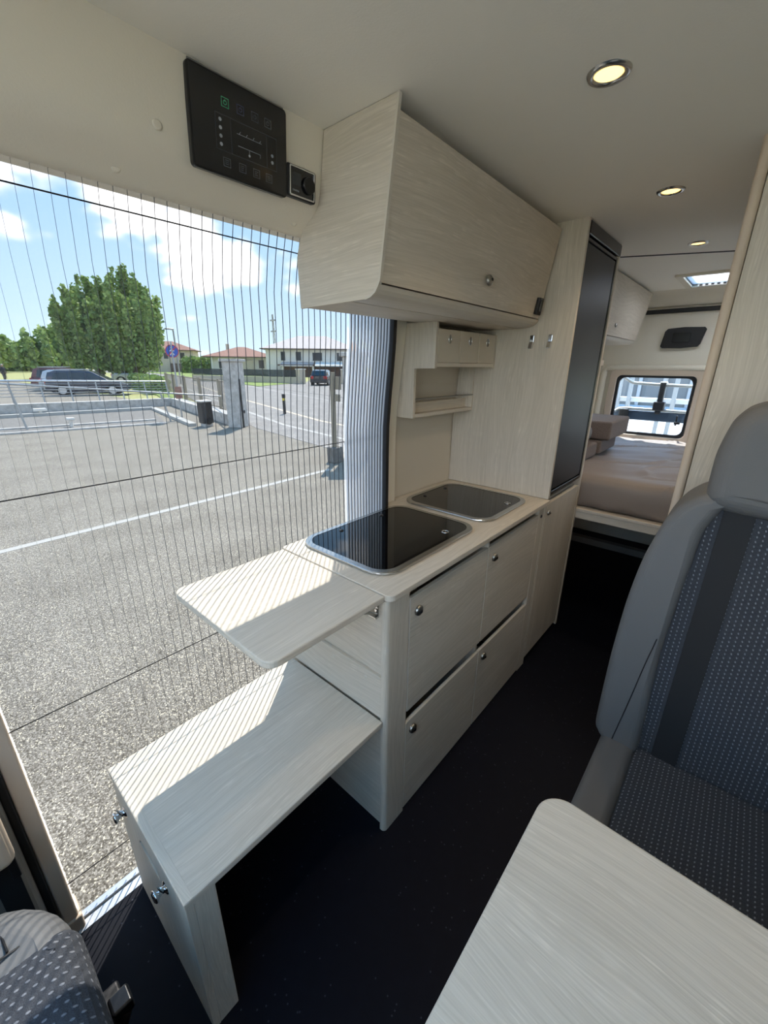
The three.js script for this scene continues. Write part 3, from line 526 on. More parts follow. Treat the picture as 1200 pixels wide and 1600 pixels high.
// recessed ceiling spots
for (const [z, l] of [[-0.992, 'round warm ceiling spot above the dinette aisle'], [-1.682, 'round warm ceiling spot above the aisle beside the fridge'], [-2.405, 'round warm ceiling spot beside the black ceiling joint']]) {
  const x = -0.332, t = thing('ceiling_spot', l, 'ceiling light', [x, CEIL, z], 'ceiling spots in a row');
  const ring = lathe([[0.024, 0.002], [0.0255, -0.0035], [0.030, -0.005], [0.035, -0.004], [0.0375, 0]], 40);
  put(t, 'rim', ring, M.steel, [x, CEIL, z]);
  put(t, 'lamp_lens', lathe([[0, -0.0035], [0.015, -0.0032], [0.0245, -0.001], [0.0245, 0.001]], 32), M.lens, [x, CEIL, z]);
  const L = new THREE.SpotLight(C(1, 0.78, 0.52), 0.1, 4, 60 * D2R, 0.8, 2); L.position.set(0, -0.012, 0); L.shadow.radius = 1; L.target.position.set(0, -1, 0); L.castShadow = true; t.add(L); t.add(L.target);
}

// ================================================================ THE VAN: bedroom
{
  const t = thing('bed', 'taupe sheeted double bed across the rear of the van', 'bed', [-0.15, 0, -3.05]);
  part(t, 'front_rail', merge([bx(-1.08, 0.79, 0.655, 0.70, -2.275, -2.25, 0.003), bx(-1.08, 0.79, 0.695, 0.712, -2.29, -2.243, 0.004)]), M.woodEdge, 'x');
  part(t, 'bed_board', bx(-1.08, 0.79, 0.68, 0.70, -3.88, -2.28, 0.002), M.woodEdge, 'x');
  const g = new THREE.BoxGeometry(1.86, 0.19, 1.60, 130, 12, 100);
  bend(g, (v) => {
    const hx = 0.93, hy = 0.095, hz = 0.80, r = 0.055, q = new THREE.Vector3(clamp(v.x, -hx + r, hx - r), clamp(v.y, -hy + r, hy - r), clamp(v.z, -hz + r, hz - r)), d = v.clone().sub(q); if (d.length() > 1e-6) v.copy(q).add(d.setLength(r));
    const low = sstep(0.02, -0.09, v.y), fr = sstep(0.70, 0.79, v.z);
    v.z += fr * low * (noise3(v.x * 22, v.y * 9, 1.3) - 0.5) * 0.035 - fr * low * 0.018; v.z += fr * (noise3(v.x * 5, v.y * 4, 4) - 0.5) * 0.02;
    if (v.y > 0.05) { v.y += (noise3(v.x * 4, 3, v.z * 9 + v.x * 3) - 0.5) * 0.018 + 0.011 * Math.max(0, 1 - Math.abs(noise3(v.x * 3 + 5, 1, v.z * 6 + v.x * 4) - 0.5) * 14); }
    v.y += 0.008 * (v.x / 0.93) * sstep(0, 1, v.y * 10);
  }); g.translate(-0.15, 0.797, -3.075);
  part(t, 'mattress', g, M.sheet, 'x');
}
function cushion(x0, x1, y0, y1, z0, z1, label, turn = 0) {
  const c = [(x0 + x1) / 2, y0, (z0 + z1) / 2], g = bx(x0, x1, y0, y1, z0, z1, 0.014, 4); g.translate(-c[0], -c[1], -c[2]); g.rotateY(turn); g.translate(...c);
  const t = thing('seat_cushion', label, 'cushion', c, 'cushions stored on the bed'); part(t, 'cover', g, M.cushion);
  const loop = roundRect(x0 + 0.004, x1 - 0.004, z0 + 0.004, z1 - 0.004, 0.012).map(([x, z]) => [x, y1 - 0.010, z]); const p = tube(loop, 0.003, 80, 6, true); p.translate(-c[0], -c[1], -c[2]); p.rotateY(turn); p.translate(...c); part(t, 'piping', p, M.cushion); return t;
}
cushion(-1.06, -0.655, 0.908, 0.992, -3.16, -2.80, 'brown box cushion at the bottom of the pair on the bed');
cushion(-1.06, -0.615, 0.995, 1.108, -3.26, -2.80, 'brown box cushion lying on top of another on the bed');
cushion(-1.06, -0.665, 0.906, 0.99, -2.76, -2.42, 'brown box cushion lying on the bed beside the fridge cupboard');
{
  const g = new RoundedBoxGeometry(0.30, 0.1, 0.26, 6, 0.048); g.scale(1, 1.1, 1); g.translate(-0.84, 1.047, -2.60); single('bolster_pillow', 'pale rounded pillow resting on the cushion behind the fridge', 'pillow', g, M.plasticGrey, [-0.84, 0.985, -2.60]);
}
{ // rear side locker and its open shelf
  const t = thing('rear_locker', 'oak overhead locker above the bed with small knob', 'cabinet', [-0.9, 1.58, -2.95]);
  const d = part(t, 'door', prismZ([[-0.700, 1.902], [-0.752, 1.602], [-0.770, 1.604], [-0.718, 1.904]], -2.26, -3.63, 0.001), M.wood, 'z');
  lockOn(d, -0.7415, 1.66, -2.98, 10 * D2R, 0.8);
  part(t, 'lower_cove', toCreasedNormals(prismZ([[-0.752, 1.598], [-0.757, 1.588], [-0.77, 1.58], [-0.79, 1.576], [-0.9, 1.573], [-1.02, 1.573], [-1.02, 1.59], [-0.77, 1.602]], -2.26, -3.62), 0.9), M.woodEdge);
  part(t, 'carcass', prismZ([[-0.73, 1.90], [-0.94, 1.90], [-0.99, 1.72], [-1.02, 1.585], [-0.782, 1.605]], -2.255, -3.625), M.wood, 'z');
  part(t, 'end_edge', prismZ([[-0.698, 1.903], [-0.750, 1.600], [-0.772, 1.603], [-0.95, 1.903]], -3.63, -3.64), M.woodEdge);
  const s = thing('corner_shelf', 'small open oak shelf under the rear locker', 'shelf', [-0.95, 1.43, -3.0]);
  part(s, 'board', bx(-1.06, -0.84, 1.43, 1.446, -3.25, -2.3, 0.002), M.woodEdge);
  part(s, 'bracket', bx(-1.04, -0.86, 1.446, 1.572, -3.25, -3.236, 0.002), M.woodEdge);
  part(s, 'front_lip', bx(-0.846, -0.838, 1.43, 1.465, -3.25, -2.3, 0.002), M.pinkTrim);
}
{ // black covers on the rear doors
  const t = thing('brake_light_cover', 'black rounded plastic cover above the rear window', 'cover', [-0.5, 1.62, -3.89]);
  part(t, 'shell', prismZ([[-0.628, 1.57], [-0.615, 1.672], [-0.60, 1.69], [-0.5, 1.698], [-0.38, 1.694], [-0.368, 1.68], [-0.386, 1.585], [-0.40, 1.565], [-0.5, 1.556], [-0.615, 1.558]], -3.9, -3.862, 0.008, [], 3), M.black);
  part(t, 'grille', prismZ(roundRect(-0.56, -0.45, 1.595, 1.66, 0.006), -3.864, -3.858, 0.002), M.blackGloss);
  const r = thing('blind_rail', 'long black blind rail across the top of the rear doors', 'rail', [-0.1, 1.82, -3.87]);
  part(r, 'rail', bend(bx(-0.93, 0.75, 1.806, 1.834, -3.9, -3.87, 0.006, 3), (v) => { if (v.x < -0.56) v.y -= 0.012 * sstep(-0.56, -0.66, v.x); }), M.black);
  part(r, 'end_clip', bx(-0.95, -0.93, 1.79, 1.825, -3.9, -3.868, 0.004), M.black);
}
single('floor_beam', 'grey cross beam on the floor under the bed', 'beam', bx(-1.05, 0.78, 0.0, 0.055, -3.62, -3.56, 0.004), M.plasticGrey, [-0.13, 0, -3.59]);

// ================================================================ THE VAN: dinette
{
  const t = thing('dinette_bench', 'grey two tone dinette bench seat with headrest and black belt', 'seat', [0.3, 0, -1.1]);
  const spl = (pts) => new THREE.CatmullRomCurve3(pts.map(([x, y]) => new THREE.Vector3(x, y, 0)), true, 'catmullrom', 0.35).getPoints(96).slice(0, -1).map((v) => [v.x, v.y]);
  const pad = (pts, z0, z1, b) => smooth(prismZ(pts.length > 20 ? pts : spl(pts), z0, z1, b, [], 8), 1.3);
  const lean = (g) => bend(g, (v) => { v.z -= 0.075 * (v.y - 0.46); });
  part(t, 'seat_box', bx(-0.085, 0.74, 0, 0.33, -1.44, -0.80, 0.01), M.black);
  part(t, 'seat_cushion', bx(-0.036, 0.67, 0.33, 0.468, -1.10, -0.66, 0.022, 4), M.cloth, 'z');
  part(t, 'seat_bolster', bx(-0.112, -0.030, 0.30, 0.474, -1.12, -0.66, 0.022, 5), M.leather);
  part(t, 'seat_bolster', bx(0.665, 0.74, 0.30, 0.474, -1.12, -0.66, 0.022, 5), M.leather);
  const back = lean(pad(roundRect(-0.06, 0.70, 0.46, 1.155, 0.03), -1.23, -1.068, 0.02)); part(t, 'backrest', back, M.cloth, 'y');
  const bol = [[-0.028, 0.452], [-0.105, 0.452], [-0.126, 0.47], [-0.134, 0.50], [-0.136, 0.7], [-0.131, 0.86], [-0.119, 0.98], [-0.098, 1.075], [-0.075, 1.125], [-0.04, 1.158], [0.02, 1.175], [0.005, 1.14], [-0.018, 1.08], [-0.024, 1.0], [-0.034, 0.75]];
  const bb = part(t, 'back_bolster', lean(pad(bol, -1.235, -1.045, 0.024)), M.leather, 'y');
  part(bb, 'seam', lean(tube([[-0.118, 0.48, -1.055], [-0.121, 0.7, -1.054], [-0.116, 0.86, -1.054], [-0.104, 0.98, -1.054], [-0.084, 1.07, -1.054], [-0.06, 1.12, -1.054]].map(([x, y, z]) => [x, y, z]), 0.0012, 40, 5)), M.black);
  part(bb, 'seam', lean(tube([[-0.085, 0.47, -1.0445], [-0.07, 0.6, -1.0445], [-0.058, 0.72, -1.0445], [-0.048, 0.8, -1.0445]], 0.0012, 30, 5)), M.black);
  part(t, 'back_bolster', lean(pad(bol.map(([x, y]) => [0.64 - x - 0.01, y]), -1.235, -1.045, 0.024)), M.leather, 'y');
  const hr = [[-0.030, 1.15], [-0.036, 1.18], [-0.036, 1.25], [-0.025, 1.31], [0.0, 1.345], [0.05, 1.36], [0.22, 1.36], [0.27, 1.345], [0.295, 1.31], [0.306, 1.25], [0.306, 1.18], [0.30, 1.135], [0.13, 1.125], [0.0, 1.13]];
  const h = part(t, 'headrest', lean(pad(hr, -1.19, -1.035, 0.04)), M.leather, 'y');
  part(h, 'seam', lean(tube([[-0.02, 1.155, -1.049], [-0.024, 1.2, -1.049], [-0.022, 1.26, -1.049], [-0.012, 1.305, -1.05], [0.01, 1.33, -1.055]], 0.0012, 30, 5)), M.black);
  part(t, 'belt', lean(bx(0.004, 0.058, 0.462, 1.15, -1.067, -1.0655, 0.0005)), M.belt);
}
{
  const t = thing('dinette_table', 'pale oak dinette table with rounded corner in front of bench seat', 'table', [0.3, 0, -0.28]);
  part(t, 'tabletop', prismY(roundRect(-0.122, 0.76, -0.588, -0.04, [0.04, 0.04, 0.045, 0.045], 10), 0.692, 0.72, 0.004, [], 3), M.wood, 'x');
  part(t, 'leg', rod([0.36, 0.01, -0.3], [0.36, 0.69, -0.3], 0.03, 20), M.alu);
  part(t, 'foot_plate', bx(0.2, 0.52, 0, 0.012, -0.46, -0.14, 0.004), M.alu);
}
{
  const t = thing('swivel_seat', 'grey passenger swivel seat turned beside the door pillar', 'seat', [-0.60, 0, 0.28]);
  const out = (i) => roundRect(-0.86 + i, -0.36 - i, 0.022 + i, 0.55 - i, [0.10, 0.10, 0.16, 0.12], 8);
  const dome = (g) => bend(g, (v) => { const e = Math.hypot((v.x + 0.61) / 0.27, (v.z - 0.29) / 0.29); v.y += 0.03 * (1 - clamp(e) ** 2) - 0.03 * sstep(0.14, 0.02, v.z) * sstep(-0.60, -0.36, v.x) * 0; });
  part(t, 'seat_cushion', dome(smooth(prismY(out(0.004), 0.34, 0.49, 0.045, [], 6), 1.2)), M.leather);
  const ins = roundRect(-0.715, -0.385, 0.018, 0.52, [0.06, 0.06, 0.03, 0.06], 8);
  part(t, 'seat_insert', dome(smooth(prismY(ins, 0.36, 0.497, 0.045, [], 6), 1.2)), M.clothWide);
  part(t, 'seam', dome(tube([[-0.722, 0.4855, 0.09], [-0.722, 0.489, 0.2], [-0.722, 0.489, 0.42]], 0.002, 24, 5)), M.black);
  part(t, 'seam', dome(tube([[-0.725, 0.488, 0.105], [-0.77, 0.486, 0.11], [-0.82, 0.478, 0.13], [-0.85, 0.45, 0.14]], 0.002, 24, 5)), M.black);
  part(t, 'backrest', smooth(prismZ(roundRect(-0.86, -0.36, 0.48, 1.12, 0.1, 8), 0.55, 0.68, 0.04, [], 5), 1.2), M.leather);
  part(t, 'pedestal', bx(-0.80, -0.42, 0, 0.34, 0.12, 0.48, 0.02), M.black);
  part(t, 'headrest', smooth(prismZ(roundRect(-0.74, -0.48, 1.14, 1.34, 0.06, 8), 0.57, 0.66, 0.03, [], 5), 1.2), M.leather);
  const b = part(t, 'buckle', bx(-0.668, -0.632, 0.255, 0.285, -0.016, 0.02, 0.006, 3), M.blackGloss);
  part(b, 'buckle_stalk', rod([-0.64, 0.26, 0.0], [-0.60, 0.12, 0.09], 0.012), M.black);
  part(t, 'release_lever', bx(-0.70, -0.665, 0.235, 0.262, -0.005, 0.03, 0.006, 3), M.black);
}
{ // driver seat, out of view beside the camera: it shades the aisle from the windscreen
  const t = thing('driver_seat', 'grey driver seat facing the windscreen', 'seat', [0.36, 0, 0.75]);
  part(t, 'seat_cushion', smooth(prismY(roundRect(0.10, 0.60, 0.5, 1.0, 0.1, 8), 0.36, 0.5, 0.045, [], 5), 1.2), M.leather);
  part(t, 'backrest', smooth(prismZ(roundRect(0.10, 0.60, 0.46, 1.12, 0.1, 8), 0.42, 0.54, 0.04, [], 5), 1.2), M.leather);
  part(t, 'headrest', smooth(prismZ(roundRect(0.22, 0.48, 1.14, 1.34, 0.06, 8), 0.43, 0.52, 0.03, [], 5), 1.2), M.leather);
  part(t, 'pedestal', bx(0.14, 0.56, 0, 0.36, 0.55, 0.95, 0.02), M.black);
}
{ // belt guide by the pillar
  const t = thing('belt_stalk', 'beige belt cover beside the cab pillar', 'belt cover', [-1.03, 0.4, 0.11]);
  part(t, 'cover', smooth(prismY(roundRect(-1.0, -0.955, 0.072, 0.14, 0.018), 0.42, 0.66, 0.014, [], 4), 1.0), M.pinkTrim);
  part(t, 'clip', bx(-0.985, -0.975, 0.36, 0.44, 0.074, 0.09, 0.003), M.black);
  part(t, 'belt', bx(-1.002, -0.999, 0.05, 1.5, 0.08, 0.12, 0.0005), M.belt);
}

// ================================================================ OUTSIDE
const G = GROUND;
{
  const g = new THREE.PlaneGeometry(420, 420); g.rotateX(-Math.PI / 2); g.translate(-90, G - 0.02, -30); const m = struct('floor_yard_surround', 'open pale ground reaching to the horizon', g, M.dryGrass, 'x', 'ground');
  struct('floor_yard', 'grey pebbly asphalt of the parking yard', bx(-62, 24, G - 0.02, G, -9.0, 34, 0), M.ground, 'x', 'ground');
  const near = [[30, -0.6], [-12, -7.5], [-28, -12.4], [-46, -18.6], [-80, -27.5], [-150, -38]], far = [[-150, -46], [-80, -34], [-35, -22.5], [-19.5, -18.7], [30, -13]];
  const along = (k, w) => { const c = near.slice(0, 4).map(([x, z]) => [x, z - k]); return [...c, ...c.slice().reverse().map(([x, z]) => [x, z - w])]; };
  struct('floor_road', 'pale asphalt road beyond the gate pillars', prismY([...near, ...far], G - 0.015, G + 0.008), M.road, 'x', 'road');
  single('painted_line', 'worn white line painted across the parking yard', 'road marking', prismY([[-5.68, 3.0], [-5.78, 3.0], [-6.15, -5.4], [-6.03, -5.4]], G, G + 0.003), M.paint, [-5.9, G, -1.2]);
  single('road_line', 'white line along the near edge of the road', 'road marking', prismY(along(1.0, 0.16), G + 0.008, G + 0.012), M.paint, [-20, G, -11]);
  single('road_line', 'cream centre line of the road behind the bollards', 'road marking', prismY(along(2.6, 0.16), G + 0.008, G + 0.012), M.plasterTan, [-20, G, -12]);
  single('road_line', 'white line along the far edge of the road', 'road marking', prismY(along(7.0, 0.16), G + 0.008, G + 0.012), M.paint, [-20, G, -18]);
  struct('floor_verge', 'grass verge on the far side of the road', prismY([[-150, -46], [-80, -34], [-35, -22.5], [-40, -32], [-150, -75]], G - 0.01, G + 0.05), M.grass, 'x', 'grass');
  struct('floor_forecourt', 'pale driveway in front of the house', prismY([[-35, -22.5], [-19.5, -18.7], [-12.2, -17.9], [-12.2, -60], [-70, -60], [-40, -32]], G - 0.01, G + 0.02), M.road, 'x', 'ground');
}
// sunken ramp with kerbs
{
  const t = thing('ramp', 'darker sunken ramp framed by pale kerbs in the yard', 'ramp', [-18, G, -4]);
  part(t, 'ramp_surface', prismY([[-16.95, 2], [-15.3, -6.0], [-20.2, -7.4], [-21.3, 2]].map(([x, z]) => [x, z]), G, G + 0.006), M.darkAsphalt, 'x');
  const strip = (a, b, w, h, n, m) => { const dx = b[0] - a[0], dz = b[1] - a[1], l = Math.hypot(dx, dz), nx = -dz / l * w / 2, nz = dx / l * w / 2; part(t, n, prismY([[a[0] + nx, a[1] + nz], [b[0] + nx, b[1] + nz], [b[0] - nx, b[1] - nz], [a[0] - nx, a[1] - nz]], G, G + h, 0.004), m, 'x'); };
  strip([-21.35, 2], [-20.35, -7.55], 0.28, 0.12, 'kerb', M.paint);
  strip([-20.35, -7.55], [-13.9, -6.3], 0.22, 0.10, 'kerb', M.paint);
  strip([-16.8, 2], [-15.2, -6.0], 0.16, 0.05, 'kerb', M.concrete);
  strip([-17.9, 2], [-16.4, -6.1], 0.16, 0.05, 'kerb', M.concrete);
  part(t, 'valve', merge([rod([-16.5, G, -3.55], [-16.5, G + 0.25, -3.55], 0.05), bx(-16.6, -16.4, G + 0.22, G + 0.3, -3.65, -3.45, 0.02)]), M.plaster);
  part(t, 'valve', merge([rod([-20.9, G, -3.6], [-20.9, G + 0.2, -3.6], 0.06), bx(-21, -20.8, G + 0.18, G + 0.28, -3.8, -3.4, 0.02)]), M.plaster);
}
function kerbWall(name, label, pts, h, w) {
  const t = thing(name, label, 'kerb', [pts[0][0], G, pts[0][1]]);
  for (let i = 0; i < pts.length - 1; i++) { const a = pts[i], b = pts[i + 1], dx = b[0] - a[0], dz = b[1] - a[1], l = Math.hypot(dx, dz), nx = -dz / l * w, nz = dx / l * w; part(t, 'kerb_stone', prismY([a, b, [b[0] + nx, b[1] + nz], [a[0] + nx, a[1] + nz]], G, G + h, 0.01), M.concrete, 'x'); }
}
kerbWall('low_wall', 'low grey concrete wall below the horizontal pipe railing', [[-23.6, 3], [-21.8, -7], [-21.65, -8.9], [-13.4, -7.25]], 0.36, -0.4);
{ // pipe railing
  const t = thing('pipe_railing', 'galvanised pipe railing with horizontal wires beside parked cars', 'railing', [-27.2, G, -4]), A = [-27.6, 1.0], B = [-26.9, -10.9], P = (k) => [lerp(A[0], B[0], k), lerp(A[1], B[1], k)];
  const topY = (k) => lerp(0.68, 0.40, k);
  for (let i = 0; i <= 10; i++) { const k = i / 10, [x, z] = P(k); part(t, 'post', rod([x + 0.2, G, z], [x, topY(k), z], 0.035), M.galv); }
  part(t, 'top_rail', rod([A[0], topY(0), A[1]], [B[0], topY(1), B[1]], 0.05), M.alu);
  for (let j = 1; j <= 5; j++) part(t, 'wire', rod([A[0] + 0.03 * j, topY(0) - 0.16 * j, A[1]], [B[0] + 0.03 * j, topY(1) - 0.13 * j, B[1]], 0.018, 6), M.galv);
  const u = thing('guard_rail', 'single low pipe guard rail in front of the ramp', 'railing', [-16.5, G, -4]);
  part(u, 'rail', rod([-16.9, 0.82, -2.1], [-15.2, 0.27, -8.1], 0.03), M.galv); part(u, 'rail', rod([-16.9, 0.82, -2.1], [-17.2, 0.9, 1.5], 0.03), M.galv);
  for (const [x, y, z] of [[-16.85, 0.8, -2.3], [-15.9, 0.5, -6.2]]) part(u, 'post', rod([x + 0.15, G, z - 0.15], [x, y, z], 0.03), M.galv);
}
{ // grille fence up to the gate pillar
  const pts = [[-29.4, -12.0], [-25.4, -10.75], [-21.5, -9.6], [-18.9, -9.1], [-16.4, -8.7], [-12.9, -7.35]];
  const t = thing('grille_fence', 'thin vertical bar steel fence leading to the gate pillar', 'fence', [-21, G, -9.6]); const bars = [];
  for (let i = 0; i < pts.length; i++) { const [x, z] = pts[i]; if (i < pts.length - 1) part(t, 'post', bx(x - 0.06, x + 0.06, G, 0.86, z - 0.06, z + 0.06, 0.01), M.rust, 'y'); }
  for (let i = 0; i < pts.length - 1; i++) { const [a, c] = pts[i], [b, d] = pts[i + 1]; for (const y of [G + 0.3, 0.8]) part(t, 'rail', rod([a, y, c], [b, y, d], 0.025, 6), M.rust); const n = 22; for (let k = 1; k < n; k++) bars.push(rod([lerp(a, b, k / n), G + 0.3, lerp(c, d, k / n)], [lerp(a, b, k / n), 0.8, lerp(c, d, k / n)], 0.007, 5)); }
  part(t, 'bars', merge(bars), M.rust, 'y', { kind: 'stuff' });
}
function pillar(x, z, h, label, turn) {
  const t = thing('gate_pillar', label, 'pillar', [x, G, z]); const put2 = (n, g, m) => { g.rotateY(turn); g.translate(x, 0, z); return part(t, n, g, m, 'y'); };
  put2('shaft', bx(-0.24, 0.24, G, h - 0.08, -0.24, 0.24, 0.02), M.concrete); put2('cap', bx(-0.30, 0.30, h - 0.08, h, -0.30, 0.30, 0.015), M.concrete);
  put2('cable_duct', bx(0.24, 0.28, G, h - 0.6, 0.12, 0.18, 0.01), M.black); const s = lathe([[0, 0.03], [0.05, 0.02], [0.05, 0]], 14); put(t, 'sensor', s, M.black, [x + 0.24 * Math.cos(turn), G + 0.5, z - 0.24 * Math.sin(turn)], [0, turn, -90 * D2R]);
}
pillar(-12.75, -7.3, 1.57, 'grey concrete gate pillar beside the gate motor box', 0.55);
pillar(-6.42, -6.42, 1.66, 'concrete gate pillar carrying an orange beacon', 0.8);
{
  const t = thing('beacon', 'orange warning beacon on top of the gate pillar', 'beacon', [-6.42, 1.66, -6.42]);
  part(t, 'base', rod([-6.42, 1.66, -6.42], [-6.42, 1.69, -6.42], 0.05, 16), M.black); part(t, 'dome', rod([-6.42, 1.69, -6.42], [-6.42, 1.85, -6.42], 0.042, 16), M.orange);
  const m = thing('gate_motor', 'dark sliding gate motor box with white lid beside the pillar', 'gate motor', [-13.65, G, -6.65]);
  part(m, 'housing', bx(-13.82, -13.48, G + 0.1, 0.24, -6.83, -6.47, 0.03), M.blackGloss, 'y'); part(m, 'lid', bx(-13.84, -13.46, 0.24, 0.29, -6.85, -6.45, 0.02), M.plaster); part(m, 'foot', bx(-13.78, -13.5, G, G + 0.1, -6.8, -6.5, 0.01), M.concrete);
  put(m, 'gear_cover', new THREE.CylinderGeometry(0.11, 0.11, 0.04, 20), M.rubber, [-13.47, G + 0.18, -6.65], [0, 0, 90 * D2R]);
  const p = thing('gate_catch_post', 'slim grey gate catch post standing in dark block', 'post', [-6.5, G, -5.88]);
  part(p, 'block', bx(-6.62, -6.38, G, G + 0.33, -6.02, -5.76, 0.02), M.darkAsphalt); part(p, 'post', bx(-6.54, -6.46, G + 0.33, 1.28, -5.92, -5.84, 0.008), M.rust, 'y'); part(p, 'catch_plate', bx(-6.54, -6.30, 0.72, 0.86, -5.9, -5.86, 0.006), M.rust);
  part(p, 'catch_plate', bx(-6.46, -6.32, 0.95, 1.2, -5.95, -5.9, 0.006), M.rust);
}
for (const [x, z, l] of [[-19.83, -11.83, 'yellow topped dark bollard right behind the gate pillar'], [-14.78, -10.62, 'yellow topped dark bollard standing alone on the road edge']]) {
  const t = thing('bollard', l, 'bollard', [x, G, z], 'bollards by the road');
  part(t, 'post', rod([x, G, z], [x, 0.12, z], 0.06, 14), M.black); part(t, 'yellow_band', rod([x, 0.0, z], [x, 0.1, z], 0.063, 14), M.yellow); part(t, 'cap', rod([x, 0.12, z], [x, 0.26, z], 0.075, 14), M.black);
}
{ // road sign
  const x = -16.04, z = -6.9, t = thing('road_sign', 'round blue road sign with red diagonal on a thin pole', 'sign', [x, G, z]);
  part(t, 'pole', rod([x, G, z], [x, 2.15, z], 0.03, 10), M.galv);
  const turn = Math.atan2(-x, -z), map = canvasTex(256, 256, (c) => {
    c.fillStyle = '#2b57b0'; c.fillRect(0, 0, 256, 256); c.strokeStyle = '#f2f2f4'; c.fillStyle = '#f2f2f4'; c.lineWidth = 16; c.lineCap = 'round';
    c.beginPath(); c.arc(120, 62, 16, 0, 7); c.fill(); c.beginPath(); c.moveTo(122, 86); c.lineTo(120, 140); c.lineTo(88, 200); c.moveTo(120, 140); c.lineTo(160, 196); c.moveTo(122, 96); c.lineTo(84, 128); c.moveTo(122, 96); c.lineTo(164, 124); c.stroke();
    c.strokeStyle = '#cf2a35'; c.lineWidth = 20; c.beginPath(); c.moveTo(200, 50); c.lineTo(56, 206); c.stroke(); c.lineWidth = 14; c.beginPath(); c.arc(128, 128, 120, 0, 7); c.stroke();
  });
  const disc = new THREE.CylinderGeometry(0.22, 0.22, 0.02, 32); disc.rotateX(90 * D2R);
  put(t, 'plate', disc, M.galv, [x, 1.83, z], [0, turn, 0]);
  const face = put(t, 'sign_face', new THREE.CircleGeometry(0.218, 32), std({ map, roughness: 0.5 }), [x + Math.sin(turn) * 0.0125, 1.83, z + Math.cos(turn) * 0.0125], [0, turn, 0]); face.userData.label = 'blue disc with white walking figure and red bar';
  part(t, 'small_plate', bx(x - 0.01, x + 0.06, 0.2, 0.62, z - 0.11, z + 0.11, 0.005), M.tiles);
}
{ // street lamp and mast
  const t = thing('street_lamp', 'thin grey street lamp beside the tan house', 'street lamp', [-44.6, G, -19.6]);
  part(t, 'pole', rod([-44.6, G, -19.6], [-44.6, 4.5, -19.6], 0.08, 8), M.galv); part(t, 'arm', rod([-44.6, 4.48, -19.6], [-44.2, 4.58, -19.2], 0.05, 6), M.galv); part(t, 'lamp_head', bx(-44.6, -44.1, 4.5, 4.62, -19.5, -18.7, 0.05), M.galv);
  const m = thing('aerial_mast', 'tall lattice aerial mast behind the white house', 'mast', [-131.8, G, -92.4]); const X = -131.8, Z = -92.4;
  for (const [a, b] of [[-0.5, -0.5], [0.5, -0.5], [0, 0.5]]) part(m, 'mast_leg', rod([X + a, G, Z + b], [X + a * 0.3, 17.6, Z + b * 0.3], 0.12, 6), M.galv);
  for (let i = 0; i < 9; i++) part(m, 'brace', rod([X - 0.5, 1 + i * 1.8, Z], [X + 0.5, 2.6 + i * 1.8, Z], 0.08, 5), M.galv);
  for (const y of [12, 15.5]) part(m, 'antenna', bx(X - 1.4, X + 1.4, y, y + 0.5, Z - 0.2, Z + 0.2, 0.05), M.galv);
}
